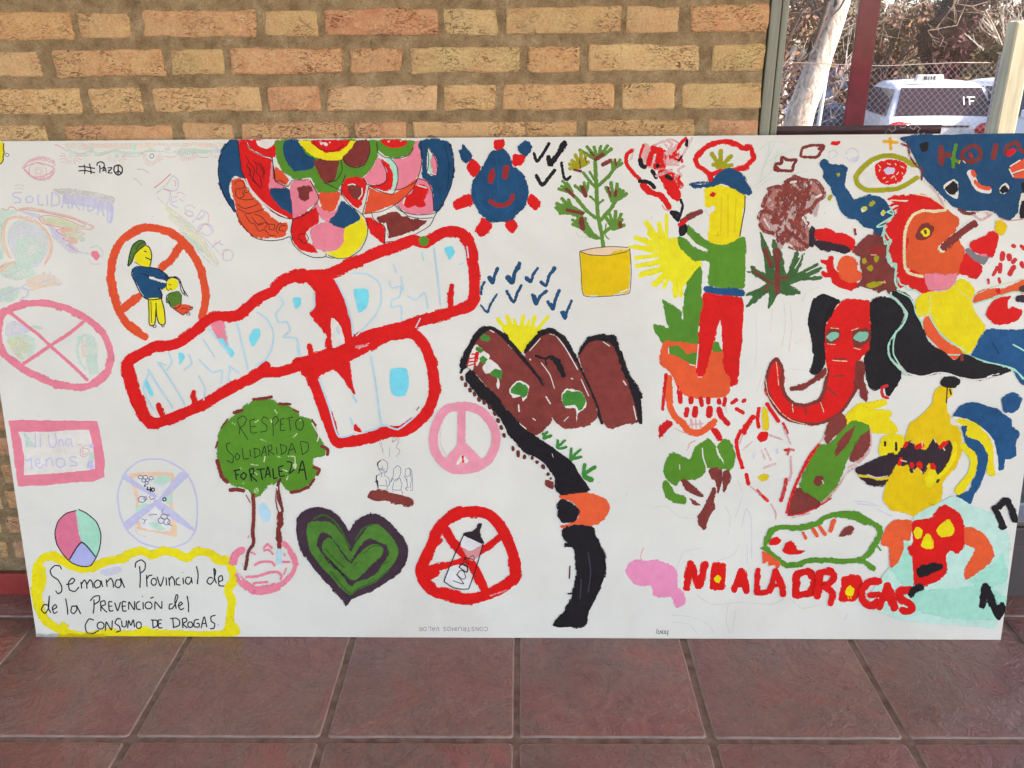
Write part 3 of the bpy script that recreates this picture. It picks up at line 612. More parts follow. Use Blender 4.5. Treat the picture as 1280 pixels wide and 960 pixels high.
F('yellow','60,420 110,400 130,490 90,570 70,560'); F('yellow','190,760 220,725 250,740 240,775 290,770 350,780 440,775 500,760 600,775 700,740 720,760 800,780 1150,770 1180,690 1200,800 400,806 250,800')
F('lavc','430,430 540,400 560,430 480,460')
M('handwriting','black handwriting Semana Provincial de de la PREVENCION del CONSUMO DE DROGAS')
w=1.05
S('black',w,'215,420 205,400 175,398 150,425 160,455 195,480 215,515 215,545 195,558 180,540'); S('black',w,'240,505 275,500 290,480 275,470 255,495 260,535 290,545 315,520')
S('black',w,'325,490 330,530'); S('black',w,'328,505 345,480 358,500 360,530'); S('black',w,'360,505 378,478 390,495 395,525'); S('black',w,'440,490 420,480 400,500 410,525 435,515 440,485 450,520')
S('black',w,'470,475 475,520'); S('black',w,'472,495 495,470 508,490 512,525'); S('black',w,'555,480 530,480 520,510 540,525 555,505 552,470 575,525')
S('black',w,'660,400 665,460 662,525'); S('black',w,'635,410 640,380 670,365 693,385 690,420 668,440'); S('black',w,'700,450 703,520'); S('black',w,'702,475 715,455 735,452'); O('black',w,742,490,15,20)
S('black',w,'760,460 780,515 800,460'); S('black',w,'812,465 815,512'); S('black',w,'828,465 832,515'); S('black',w,'830,480 845,460 858,480 862,512'); S('black',w,'888,465 870,480 872,505 895,508'); S('black',w,'908,465 912,505')
S('black',w,'950,465 930,465 922,490 940,505 955,485 955,465 962,500'); S('black',w,'985,400 995,450 990,505'); S('black',.9,'905,435 907,438')
S('black',w,'1080,470 1060,465 1045,490 1065,505 1085,480 1095,430 1085,415 1090,470 1100,500'); S('black',w,'1110,490 1135,480 1130,455 1112,465 1115,510 1145,515')
U('handwriting_line')
S('black',w,'140,625 115,620 100,650 120,670 140,640 145,570 140,640 155,668'); S('black',w,'165,650 188,635 178,620 162,640 172,670 192,660')
S('black',w,'238,585 248,640 250,678'); S('black',w,'300,630 275,630 268,660 285,672 302,650 300,625 325,675')
S('black',w,'400,590 400,640 395,672'); S('black',w,'378,600 400,575 430,570 430,600 400,620'); S('black',w,'438,600 440,660'); S('black',w,'436,605 460,598 465,620 442,632 475,665')
S('black',w,'505,605 485,605 488,655 512,655'); S('black',w,'486,630 505,628'); S('black',w,'518,608 535,655 552,605'); S('black',w,'585,605 562,605 565,655 588,655'); S('black',w,'564,630 582,628'); S('black',w,'598,650 600,605 630,650 632,600')
S('black',w,'662,600 642,615 645,645 668,648'); S('black',w,'680,605 682,648'); S('black',.9,'675,572 678,576'); O('black',w,712,625,20,20); S('black',w,'720,585 742,577'); S('black',w,'748,650 750,605 785,642 788,600')
S('black',w,'850,615 832,620 830,645 850,640 872,600 880,570 870,565 862,600 870,645'); S('black',w,'885,630 905,615 895,605 882,625 895,650 915,640'); S('black',w,'932,570 940,620 940,665')
U('handwriting_line')
S('black',w,'400,710 372,702 350,740 360,780 395,785 430,765'); O('black',w,438,740,20,20); S('black',w,'465,770 470,720 500,765 505,710'); S('black',w,'555,705 535,700 520,725 545,745 550,770 525,778')
S('black',w,'558,710 562,745 582,745 586,710'); S('black',w,'592,755 598,712 611,738 625,708 632,750'); O('black',w,656,738,15,19)
S('black',w,'735,710 738,755'); S('black',w,'725,708 760,712 762,740 735,755'); S('black',w,'788,708 768,710 770,752 792,752'); S('black',w,'770,730 785,728')
S('black',w,'850,700 855,750'); S('black',w,'835,700 870,698 890,715 885,740 850,752'); S('black',w,'905,700 908,755'); S('black',w,'902,702 925,698 930,715 908,730 935,755'); O('black',w,950,735,14,16); S('black',w,'1000,705 975,710 972,745 1000,748 1000,728 985,728')
S('black',w,'1012,755 1030,690 1045,750'); S('black',w,'1018,730 1042,726'); S('black',w,'1095,680 1068,690 1070,715 1090,730 1085,755 1062,758'); S('black',.9,'1108,735 1111,737')
M('pie_chart_painting','oval split in three, pink, mint and lavender, outlined in black')
F('pinkd','300,85 240,100 195,150 178,210 190,280 225,335 258,365 330,262 310,160')
F('mintp','300,80 360,100 415,150 440,215 435,290 408,345 330,262 305,160'); F('lavp','330,264 408,348 395,385 350,402 300,395 262,370')
S('black',.9,'300,82 240,100 195,145 177,210 188,275 225,335 270,380 330,402 380,398 408,360 432,300 440,220 415,150 360,100 310,75'); S('greyc',.8,'295,85 315,170 330,262'); S('black',1.1,'258,365 330,264 410,348')
# ---- mandala, lettering, tree, heart
V(260,165,5.65)
M('mandala_painting','half mandala of blue, red, green, pink and yellow petals hanging from the top edge')
F('navy','150,60 210,60 225,150 240,260 255,330 200,310 160,335 148,400 160,460 185,490 190,560 130,490 90,400 70,300 75,230 100,130')
F('orange','165,350 200,332 250,340 280,400 330,470 400,550 440,600 500,645 555,640 562,690 520,740 420,745 320,735 250,680 215,600 195,520 170,420')
F('red','215,60 500,60 480,130 460,185 430,180 300,120 275,60')
F('wht','340,60 470,60 450,105 400,118 360,100')
F('red','218,75 280,75 310,130 440,195 445,300 440,400 470,480 520,530 605,575 600,612 540,605 450,560 370,480 310,410 260,320 230,200')
F('pinkp','445,230 470,290 470,345 445,390 530,398 555,400 440,402'); F('pinkp','445,350 500,355 550,395 440,400')
F('orange','478,245 510,270 570,345 545,372 475,345 465,300')
F('navy','440,400 550,400 580,410 590,480 605,570 520,540 470,480')
F('green','490,60 900,60 1050,60 1060,180 1050,270 1000,330 960,350 920,400 900,425 780,430 755,370 720,322 660,332 600,325 530,280 490,200 480,120')
F('navy','545,62 630,62 690,150 755,195 740,250 690,272 620,270 560,220 530,140')
F('brown','750,200 920,200 915,260 900,330 850,355 800,330 765,260')
F('pinkp','600,345 710,340 745,390 775,440 770,490 740,520 610,600 590,480 578,410')
F('brown','630,395 670,385 720,385 735,405 715,430 715,470 685,490 640,465 640,430')
F('orange','780,440 905,435 940,430 900,540 860,565 810,540')
F('pinkp','770,490 800,540 860,570 905,555 940,500 930,590 860,635 800,610 760,540')
F('red','600,620 680,580 755,535 780,590 775,640 720,680 690,720 700,770 735,800 770,850 720,850 650,830 600,770 590,700')
F('pinkp','720,690 780,650 850,640 920,650 980,690 1000,760 960,810 900,835 830,845 760,810 730,760')
F('yellowp','640,65 735,65 790,120 860,140 935,130 1005,62 1025,62 1090,62 1050,120 990,165 920,200 830,198 740,170 680,120')
F('red','735,60 940,60 1000,60 960,110 900,140 830,140 780,110'); F('wht','790,70 800,90 815,85 830,100 850,90 835,75'); F('pinkp','780,62 800,65 795,80'); F('wht','860,65 870,75 850,80')
S('black',.6,'740,62 780,110 830,132 900,132 960,90')
S('black',.7,'150,65 100,140 75,230 75,320 105,420 150,510 190,568'); S('black',.7,'210,62 225,170 240,280 300,400 400,510 500,590 600,615 700,575 775,490 775,440 720,340')
S('wht',1.2,'268,330 300,400 380,490 470,560 560,605'); S('wht',1.5,'275,75 300,125 380,165 450,185')
S('black',.6,'270,70 300,125 380,165 450,182 460,240 475,345 560,385 600,340 690,340'); S('black',.6,'450,185 470,280 475,345'); S('black',.5,'475,350 520,345 570,385')
S('black',.7,'190,540 220,620 270,690 340,750 430,768 520,760 580,740 600,790 660,850 740,885 810,885 832,875 835,850'); S('black',.7,'600,615 585,700 600,760')
S('black',.6,'670,770 640,755 645,725 690,720 710,750 690,785 655,775'); S('black',.6,'830,880 870,890 905,888')
for s_ in ('265,170 290,210 275,240 300,270 290,310','320,200 350,240 340,280 370,320 380,390','300,220 330,270 320,330 375,400','350,210 380,260 400,300','290,250 310,330 370,395','370,220 400,280 385,310 400,330'): S('black',.55,s_)
for s_ in ('185,370 210,345 245,350 260,380 240,400 210,400','200,400 195,440 220,470 255,450 240,420','260,395 285,395 290,420 265,430 255,410','220,470 270,480 330,470','205,510 260,540 330,520 360,500','210,540 280,575 350,560 400,540','260,580 300,640 330,650 360,700 400,690 440,730 480,730','330,580 380,600 420,650 400,680','430,650 470,655 465,690 435,685 432,650','390,650 350,660','500,720 480,690 500,650 540,650','310,600 350,650 400,640 430,650','540,700 505,695 510,665 555,660'): S('black',.5,s_)
V(410,165,5.647)
F('brown','200,62 290,62 298,140 270,220 200,250 130,235 100,185 160,130')
F('green','345,60 605,60 605,110 570,160 490,182 410,170 360,130')
F('green','125,240 170,258 230,250 280,200 300,120 290,60 350,60 352,140 330,220 280,290 200,330 150,315 130,290')
F('red','375,62 560,62 520,100 450,108 400,95'); F('wht','420,62 440,66 425,74'); F('wht','510,62 525,62 515,68')
F('pinkp','350,180 390,220 415,290 410,350 360,372 290,365 250,325 320,260')
F('red','375,190 420,220 455,290 460,360 440,405 370,408 300,385 290,370 360,380 415,350 420,280')
F('mintp','410,190 450,185 490,250 492,330 470,400 450,415 460,330 450,250')
F('pinkp','460,192 540,185 600,140 615,70 655,70 665,180 645,290 600,350 530,395 470,410 495,330 490,250')
F('orange','290,395 370,430 460,438 540,390 640,330 620,380 560,440 480,505 380,555 260,580 280,480')
F('red','125,330 190,320 240,335 270,370 260,440 210,535 150,490 105,440 98,390')
F('brown','140,385 170,378 200,380 240,400 235,440 205,480 170,450')
F('wht','98,460 150,500 210,540 250,500 285,400 290,440 260,520 240,578 180,560 110,490')
F('navy','95,488 140,510 215,585 220,620 120,675 60,660 5,635 50,590')
F('yellowp','118,680 220,625 240,580 265,640 275,720 230,810 150,880 70,892 0,860 -30,855 60,835 110,780')
F('navy','650,62 840,62 880,150 888,250 870,380 820,500 780,560 750,555 735,400 690,340 665,310 665,180')
F('wht','705,110 740,150 770,210 765,305 700,285'); F('mintp','708,140 735,190 735,285 708,275'); F('pinkp','735,165 765,210 762,295 738,290')
F('pinkp','640,325 700,345 735,420 745,555 700,580 600,578 530,550 490,510 560,450 620,390')
F('red','610,380 660,370 700,400 695,450 680,480 690,520 650,535 610,520 580,535 545,525 540,460 590,430')
F('wht','240,580 310,570 470,515 510,570 600,600 740,605 700,670 600,740 500,770 400,780 290,680')
F('brown','350,600 480,560 520,590 600,620 705,625 620,690 500,730 430,750 415,720 410,650 360,630')
F('red','262,610 305,605 350,640 395,670 405,785 385,785 320,730 280,670')
for s_ in ('105,180 140,235 200,252 260,230 297,140 288,62','90,195 100,270 60,340 0,352','125,300 100,370 95,430 150,510 240,580 280,640 275,740 230,830 150,885 70,893 0,870','250,325 280,370 360,378 410,350 412,280 375,200','290,380 370,420 455,440 480,400 495,330 485,240 440,185','345,70 352,140 400,178 490,185 570,165 605,110','655,62 665,180 650,280 620,350 540,395 470,412','640,330 700,350 735,420 745,520 745,560','470,515 520,560 620,585 720,580 770,565','490,520 560,590 650,610 740,605','850,70 885,160 888,260 870,380 820,490 760,580 720,660 620,720 520,765 420,775 390,782','310,565 315,600 350,640 395,660 405,700 400,790 440,788','630,335 600,400 540,460 480,510 380,560 240,580','290,380 270,480 245,575','700,110 712,200 700,280','705,110 735,150 770,220 765,305 720,295','-30,355 90,415 95,450'): S('black',.6,s_)
S('wht',1,'420,690 425,720 420,745'); S('wht',1.4,'405,640 415,690 412,760'); S('wht',1.2,'140,375 175,368 195,375'); S('wht',1.2,'240,395 240,440 215,475'); S('wht',1.4,'630,375 700,395'); S('wht',1.4,'545,460 530,510')
V(370,270,5.333)
M('aprender_a_decir_no_painting','red bubble banner with pale blue words APRENDER A DECIR NO')
V(370,270,5.333)
S('red',13.5,'-10,402 120,400 220,385 300,350 500,265 680,195 780,160 860,180 960,120 1040,100 1110,120 1160,190 1180,260 1175,310 1185,340 1190,450 1185,560 1130,610 900,680 800,710 640,760 500,790 380,840 250,910 100,960 0,980')
F('red','-10,372 260,365 250,420 310,520 340,620 370,740 375,820 360,850 330,870 245,880 203,895 205,800 150,720 90,650 125,600 130,520 110,480 70,445 0,440')
F('wht','235,680 290,720 310,770 325,850 245,875')
S('red',6,'1040,460 1030,530 1030,610'); S('red',7,'90,860 105,940')
F('skyp','0,560 35,545 30,590 0,620'); F('skyp','385,490 470,485 490,540 470,610 420,645 400,570'); F('skyp','990,215 1040,200 1060,240 1025,290 1000,250')
S('skyc',1.4,'265,425 330,560 370,700 380,800'); S('skyc',1.2,'380,380 480,390 560,450 570,560 540,650 470,730 400,800'); S('skyc',1.3,'920,210 945,400 965,600'); S('skyc',1,'650,320 670,380'); S('skyc',1.2,'620,430 640,480 700,470 690,540 640,560 640,610 700,600 705,700'); S('skyc',1.2,'740,530 800,560 860,510 880,620'); S('skyc',1,'700,400 720,500'); S('skyc',1,'1120,310 1090,325'); S('skyc',1.2,'840,240 850,300'); S('skyc',1.2,'270,740 285,790'); S('skyc',1,'5,860 20,930'); S('skyc',1.2,'120,500 125,600 90,640'); S('skyc',1.2,'1140,200 1150,280'); S('skyc',1,'790,760 830,680')
F('green','820,150 850,132 885,155 880,190 850,200 825,185')
V(140,340,4.8)
S('red',13,'1152,5 1060,35 1000,75 960,120 880,155 820,210 750,260 620,270 560,300 480,370 410,420 350,440 260,445 190,480 105,535 90,580 110,680 150,790 200,870 245,910 320,890 420,850 540,800 660,730 780,665 900,605 1000,600 1100,570 1160,540')
F('red','120,510 60,545 110,760 200,920 250,940 300,900 250,895 200,780 160,680 130,565'); F('red','860,590 920,535 950,560 960,590 930,610'); S('red',5.5,'280,790 300,860'); S('red',5.5,'492,715 490,780')
F('pinkp','595,315 665,300 700,450 640,390'); F('skyp','670,310 685,380 700,440 735,480 720,515 690,460 640,400 670,400 695,455'); F('skyp','825,390 850,345 885,340 890,380 850,445 830,420'); F('skyp','400,490 420,482 440,510 410,555'); F('skyp','192,655 215,650 250,740 225,735'); F('skyp','1085,160 1120,150 1135,180 1105,225')
S('skyc',1.4,'580,340 640,410 710,500'); S('skyc',1.3,'215,580 270,670 370,820'); S('skyc',1.3,'750,300 780,430 820,590'); S('skyc',1.2,'870,240 930,280 970,360 960,460 920,530 860,560'); S('skyc',1.3,'1000,140 1030,190 985,250 1000,300 1050,300 1070,350 1030,390 1110,400 1130,510'); S('skyc',1.2,'280,550 320,600 420,760 440,800'); S('skyc',1.1,'340,480 360,540 330,590'); S('skyc',1.1,'460,490 480,550 430,590'); S('skyc',1.1,'520,520 600,600 660,590 655,670'); S('skyc',1.1,'520,620 560,700 550,770'); S('skyc',1.1,'700,560 770,610'); S('skyc',1.1,'710,560 700,660'); S('skyc',1.1,'230,590 190,700 250,830'); S('skyc',1.1,'270,540 330,560'); S('skyc',1,'545,400 620,510')
V(370,400,5.647)
S('red',13.5,'100,355 130,450 190,600 230,720 275,840 300,865 420,850 540,825 640,790 760,785 840,740 900,680 950,600 980,500 975,400 950,290 910,180 850,110 790,90 700,105 620,100')
F('red','60,340 380,220 380,300 405,470 415,520 270,350 150,405 100,420'); F('red','410,780 415,730 470,790'); F('red','0,300 100,260 340,180 640,60 860,60 700,130 560,200 380,290 150,380 60,400 30,360'); F('red','560,780 620,750 700,770 820,690 800,790 600,830')
S('brown',.8,'850,640 870,610'); F('skyp','670,350 720,335 780,345 795,400 795,470 770,530 720,540 680,520 662,450')
S('skyc',1.6,'530,250 560,420 600,720 615,745'); S('skyc',1.4,'160,410 230,600 300,820 420,800'); S('skyc',1.6,'480,790 560,770 620,740 720,770 830,690'); F('skyc','395,540 430,590 410,560'); S('skyc',1.8,'400,530 430,580'); S('skyc',1.8,'385,690 400,740'); S('redm',1.0,'420,185 480,175'); S('pinkc',1.0,'420,195 510,180'); S('pinkc',1,'440,205 520,160')
V(260,480,6)
M('respect_tree_painting','green tree with the words RESPETO SOLIDARIDAD FORTALEZA, two brown trunk lines and a pink base')
F('green','340,125 460,120 520,140 600,160 660,200 690,245 780,270 815,330 830,400 870,450 885,490 870,540 790,555 785,600 820,640 800,700 740,770 640,800 590,790 545,720 520,735 440,770 380,840 340,850 300,790 240,770 160,740 110,690 85,600 70,500 80,390 120,310 190,240 270,170')
for s_,w_ in (('340,115 400,110 480,95',4),('195,215 260,195',4.5),('530,150 620,150',3.5),('100,330 130,290 150,260',2),('60,480 75,430',2.5),('70,570 90,640 110,700 150,735',5),('165,795 220,790 270,800',5),('780,265 810,310',2.2),('810,340 830,400',2),('850,465 900,490 895,530',4),('790,625 835,640 820,680',4),('620,810 690,800 750,770',4),('640,190 680,210',2.5),('750,780 800,710',3)): S('brown',w_,s_,r=.85)
for s_ in ('600,655 560,640','390,410 440,430','430,540 420,590','500,190 520,220','640,400 670,370','350,290 380,270','600,540 650,545 655,600','270,730 260,760','480,740 490,770','320,600 380,610','180,290 205,305','480,290 470,260','240,620 250,640','520,540 545,550','350,660 370,680','600,690 590,720','700,260 690,275'): S('limec',1.3,s_)
F('limec','345,790 375,770 385,810 355,825'); F('limec','640,600 665,595 665,630 645,630')
S('wht',1.2,'330,120 300,150'); S('wht',1.2,'780,290 830,380 820,430')
w=.7
for s_ in ('222,275 240,330 235,375','220,265 260,238 290,260 270,310 245,325 300,415','315,275 325,365 370,360','312,275 355,260','325,320 360,315','450,260 420,245 405,280 440,310 440,350 390,360','485,270 490,330 490,390','485,265 510,240 530,270 500,310','545,265 545,345 580,345','545,265 575,255','545,300 570,300','590,260 640,245','610,260 620,350','690,255 660,280 665,330 700,345 720,300 700,255',
 '170,440 140,450 150,500 190,540 185,590 140,570','215,520 205,550 225,570 240,540 215,515','258,480 270,560 310,555','315,490 322,545','350,480 355,550','340,480 385,490 390,530 345,555','400,545 425,465 440,535','405,515 435,505','450,470 460,540','445,470 475,455 480,490 460,500 500,530','515,470 520,525','545,450 555,530','540,450 590,470 580,510 545,530','600,530 630,445 660,515','610,495 650,485','695,440 710,525','690,430 750,440 750,500 705,530'): S('black',w,s_)
for s_ in ('205,645 215,720','190,650 245,640','205,685 235,675','270,660 245,690 270,715 290,680 265,660','310,640 330,730','305,645 340,630 345,670 320,680 370,730','365,640 430,635','395,640 410,720','430,705 450,620 470,700','435,680 465,670','487,630 495,706 518,700','530,625 540,690 580,685','525,625 570,610','535,655 565,650','590,580 630,590 620,640 610,670 650,640','680,670 710,575 740,720','690,645 725,640'): S('black',1.15,s_)
U('trunk_line')
S('brownd',4,'340,850 345,930 342,970'); S('brownd',3.6,'545,710 525,760 535,830 545,880 560,950'); F('skyc','385,910 420,890 460,960 450,1010 400,1000')
S('wht',2,'520,770 515,840'); S('brown',1,'515,780 510,880 530,960'); S('brown',.9,'285,830 320,890'); S('brown',.9,'520,860 545,920')
V(280,610,6.4)
F('skyc','280,130 330,120 375,200 360,270 310,265 280,200')
S('brown',4.6,'232,50 240,150 238,250 230,350 240,420 235,450'); S('brownd',4,'235,450 195,510 185,580 170,650')
S('brown',3,'435,20 435,80 460,140 470,190'); S('brown',5.6,'445,200 450,280 435,350 445,420 445,475'); S('brown',.9,'420,110 425,160 450,210')
U('pink_base')
S('pinkp',8,'155,490 110,510 80,560 80,600'); S('pinkp',5.5,'110,690 150,750 240,800 330,800 420,780 500,740 550,680 570,620 555,550 520,480 470,440'); S('pinkp',8,'120,730 180,780 260,825 340,815 440,785')
S('pinkp',3.2,'180,710 270,705 360,675 430,670 460,700 455,730'); S('pinkp',3,'245,615 300,590 380,590 405,620'); S('pinkp',2.8,'320,480 350,450 385,480'); S('pinkp',2.4,'320,500 360,495 395,530'); S('pinkp',3,'240,760 350,750'); S('pinkp',3,'470,590 525,590'); S('pinkp',2.4,'220,510 250,530'); S('pinkp',2,'500,640 480,690'); S('pinkd',5,'250,820 230,840'); S('pinkp',1.6,'480,520 490,545'); S('pinkp',1.6,'200,380 190,400')
F('skyc','430,490 460,490 460,600 425,600'); S('bluec',2,'105,650 140,730'); S('greyc',1.2,'150,600 160,640')
V(360,620,6.4)
M('green_heart_painting','green heart inside a green heart with thick dark purple outlines')
F('darkpurple','250,85 330,110 410,165 460,230 490,280 530,220 590,165 670,145 750,160 820,210 890,290 940,370 962,440 950,520 910,590 840,650 760,710 660,765 570,800 510,830 465,880 440,830 380,770 300,680 200,570 140,480 90,400 68,290 72,200 110,130 180,95')
F('heartgreen','150,290 165,215 220,200 330,205 390,250 440,320 490,420 505,440 540,380 600,300 650,235 720,225 800,290 860,370 885,440 860,520 790,600 700,670 600,720 540,745 500,790 440,750 350,650 250,540 180,440')
S('greend',2.2,'205,180 280,150 350,180 420,260 470,360 500,410'); S('greend',2,'540,350 600,260 680,225'); S('greend',2.5,'340,600 420,700 500,780 560,740 700,680 800,590')
F('darkpurple','250,310 275,288 320,300 400,400 485,505 510,520 570,420 610,360 655,338 720,360 785,400 798,460 760,540 700,620 620,660 540,690 510,718 450,650 330,520 250,430 240,370')
F('heartgreen','275,380 310,335 345,335 400,410 470,510 510,540 530,510 600,430 670,385 730,390 765,430 745,480 680,540 600,620 540,670 500,665 420,590 350,520 280,440')
S('greend',1.6,'300,420 380,510 450,570'); S('greend',1.4,'600,460 680,400 740,400'); S('greend',1.4,'520,560 560,520'); S('black',.9,'662,130 662,150'); S('greend',1.2,'750,545 810,520'); S('black',1,'340,515 450,640'); S('greend',1.5,'640,690 700,650')
# ---- middle of the board
V(550,165,6.857)
M('blue_creature_painting','smiling blue pear shaped creature with red limbs')
AUTO='red_limb'
F('red','465,70 545,70 540,145 490,160 460,130'); F('red','275,225 350,300 290,390 225,310'); F('red','640,185 725,210 700,270 640,295 620,270 625,200')
F('red','120,590 200,550 270,535 285,580 260,630 150,665 122,640'); F('red','775,530 830,560 860,620 825,672 770,640 748,590'); F('red','360,740 430,770 435,830 370,898 300,840 330,790'); F('red','570,730 630,745 665,800 620,865 580,830 555,770')
AUTO=None
U('blue_body')
F('navy','440,165 490,155 540,148 590,200 620,290 700,350 750,440 760,520 740,610 680,690 600,750 500,775 420,755 340,700 290,600 270,500 285,410 350,330 400,230')
F('navy','165,150 185,145 195,103 240,150 275,210 250,250 215,272 185,220'); F('navy','665,150 690,110 750,80 785,125 775,170 735,212 700,190')
U('face')
F('redd','460,305 475,370 450,440 412,435 420,350'); F('redd','545,295 590,290 585,380 565,403 532,395'); S('redd',5.6,'430,590 480,625 560,625 610,590 625,540')
S('navyl',1.2,'300,450 330,600 420,700'); S('navyl',1.4,'480,200 500,350 500,500'); S('navyl',1.2,'560,700 650,620'); S('navyd',1.5,'40,100 80,300 60,500')
M('black_tick_painting','black painted tick marks beside the blue creature')
AUTO='tick_mark'
S('black',4,'805,180 830,250 880,190 935,95'); S('black',6,'930,210 945,275 1020,180 1070,85'); S('black',4.6,'825,370 875,455 930,395 985,325'); S('black',3.6,'1040,260 1060,380 1085,410 1120,380')
AUTO=None
V(690,165,4.364)
M('potted_plant_painting','branching green plant with brown tips in a yellow pot')
S('leafg',5,'235,160 242,300 250,450 270,550 280,628'); S('leafg',4,'240,300 220,285 170,220'); S('leafg',4.5,'250,295 310,240 360,170'); S('leafg',4.5,'240,470 190,430 130,360 60,300'); S('leafg',5,'265,480 320,420 350,370 390,320'); S('leafg',4.5,'270,560 320,520 360,480'); S('leafg',4.2,'260,580 200,540 160,480'); S('leafg',3,'245,400 280,370'); S('leafg',3,'240,380 205,350'); S('leafg',3,'230,260 205,215')
def leaves(cx,cy,angs,L,w,col='leafg'):
    import math
    for i,a in enumerate(angs):
        r=math.radians(a); l=L*(1+.2*math.sin(i*5+cx))
        S(col,w,'%f,%f %f,%f %f,%f'%(cx,cy,cx+.5*l*math.cos(r)+4,cy+.5*l*math.sin(r)+2,cx+l*math.cos(r),cy+l*math.sin(r)),r=.6)
leaves(240,150,(-150,-125,-98,-70,-50,-35),88,4.4); leaves(150,190,(-165,-140,-110,-85,-60,-30,170),68,4.6,'olive'); leaves(330,200,(-75,-50,-30,-100),55,4)
leaves(110,330,(-150,-130,-165,-120),70,4); leaves(180,340,(-120,-95,-140,-75),62,4); leaves(330,380,(-115,-95,-75,-60,-45,-30),90,4.6); leaves(110,430,(-175,-155,-130,-190,-110),80,4.6); leaves(160,520,(-140,-110,-90,-160,-70),62,4.4); leaves(330,530,(-100,-80,-60,-45,-20,-120),85,4.6)
F('leafg','10,410 80,385 150,420 180,440 120,455 50,445'); F('leafg','120,490 170,460 215,530 250,585 180,555')
for s_,w_ in (('235,150 280,120',5),('210,110 230,130',3),('275,180 320,155',5.5),('345,150 350,185',2.5),('75,310 120,350',4),('165,300 185,350',5.5),('305,300 320,350',3),('350,320 345,350',4),('80,425 170,445',4.6),('160,470 170,530',6),('370,490 375,520',5),('150,150 155,200',1.6),('120,205 160,215',3.2),('180,140 190,170',1.5)): S('brownp',w_,s_,r=.8)
S('limec',.9,'130,545 150,570 190,575'); S('leafg',1.6,'295,500 290,560 310,585')
U('yellow_pot')
F('peachp','152,650 230,630 330,625 420,632 410,650 330,668 230,672 170,668'); F('mustard','152,652 200,672 300,672 415,640 425,700 418,860 340,885 240,890 172,885 160,760')
S('black',.6,'150,652 220,635 320,625 424,632 400,655 300,674 210,670 150,652'); S('black',.6,'150,655 160,770 174,892 300,896 400,885 425,870 432,780 430,700 424,635'); S('wht',1.2,'370,875 412,860')
M('fire_smoke_painting','red scribbled smoke with black dashes above the pipe')
F('redc','500,60 470,150 540,200 600,160 640,100 690,70 690,300 640,300 600,220 540,90',r=1)
S('red',3.4,'500,70 480,130 490,180'); S('red',5,'440,100 410,120 405,170 440,220 480,260',r=.6); S('red',6,'530,180 540,120 590,95 610,140 600,190 560,180'); S('red',7,'490,285 540,330 600,350 640,415',r=.6); S('red',4,'500,275 560,345'); S('red',14,'600,220 640,280 680,350'); S('red',8,'610,225 650,235 690,250',r=1); S('red',6,'640,310 690,360')
S('redc',3,'540,80 640,40 690,60'); S('redc',2.5,'450,90 430,150'); S('redc',3,'610,60 640,100 600,120'); S('red',3,'640,130 690,155'); S('red',2.5,'660,120 700,80'); S('redc',2,'560,210 600,200 640,210'); S('redc',2,'600,400 620,425 660,430'); S('redc',3,'590,80 620,180')
S('black',6,'480,150 490,185 510,190',r=.6); S('black',4.5,'582,150 575,190'); S('black',5,'545,210 570,250'); S('black',5,'475,268 530,275 560,305'); S('black',4.5,'625,235 640,260'); S('black',2.5,'690,150 698,155')
V(640,0,4)
S('red',4.5,'830,740 850,710 870,690',r=.8); S('redc',3,'900,690 880,730 850,780'); S('red',4,'790,790 830,770 850,810',r=1); S('red',9,'760,890 810,900 845,930',r=1); S('redc',3,'860,830 830,850 850,880'); S('black',4,'875,700 872,730'); S('black',2.6,'850,780 832,805'); S('black',5,'770,880 800,895'); S('redc',3,'770,700 800,720 780,760'); S('red',7,'700,740 740,760 730,810',r=.8); S('red',5,'780,960 830,1000'); S('redc',4,'720,880 800,850')
V(590,310,9.143)
M('blue_tick_painting','eleven dark blue painted tick marks below the red banner')
AUTO='tick_mark'
for s_,w_ in (('105,530 110,460 145,385',3.2),('190,330 235,400 260,310 295,225',4.2),('395,330 460,400 490,280 545,170',4.8),('615,330 670,390 700,300 755,230',3.6),('785,385 845,430 880,320 945,230',4.2),('100,650 175,735 210,650 285,525',2.6),('395,490 475,620 520,510 565,425',3.8),('690,530 730,645 780,550 855,490',4.2),('865,610 925,700 950,600 1000,480',4.2),('1020,730 1065,810 1080,740 1140,600',3.6)): S('tick',w_,s_)
S('tick',6.5,'205,340 235,385'); S('tick',7,'405,330 450,380'); S('tick',6,'620,345 665,380'); S('tick',6,'705,550 735,630'); S('tick',5.5,'900,640 925,690'); S('tick',6.5,'1035,735 1065,790'); S('tick',5.5,'525,240 545,185'); S('tick',5.5,'920,270 945,225')
AUTO=None
V(570,380,5.12)
M('mountain_painting','three brown mountains outlined in black with green bushes')
S('sunyel',5,'340,210 300,140 265,95'); S('sunyel',5,'380,200 345,120 325,75'); S('sunyel',4,'400,200 380,130 370,100'); S('sunyel',5,'430,200 425,130 430,75'); S('sunyel',4,'450,200 460,140 465,105'); S('sunyel',5,'470,200 495,120 505,80'); S('sunyel',4.5,'490,200 540,140 590,80'); F('sunyel','300,170 330,130 540,150 520,200 440,300 400,290 330,210')
S('black',10,'45,400 80,320 120,240 170,180 215,165 270,190 340,260 410,340 470,420 520,480 560,530'); S('black',7,'455,310 520,215 600,180 650,200 720,290 780,390 840,510 900,650'); S('black',8,'800,320 860,235 920,225 985,235 1040,320 1085,450 1130,560 1155,640 1165,740')
F('brownp','110,260 160,200 210,155 260,180 330,250 420,330 500,430 570,540 600,640 612,735 560,810 500,840 400,770 300,660 230,560 130,450 90,420 70,380')
F('brownp','440,320 520,220 600,185 650,200 720,290 780,400 860,560 905,720 850,770 780,790 700,795 620,735 570,540 500,430')
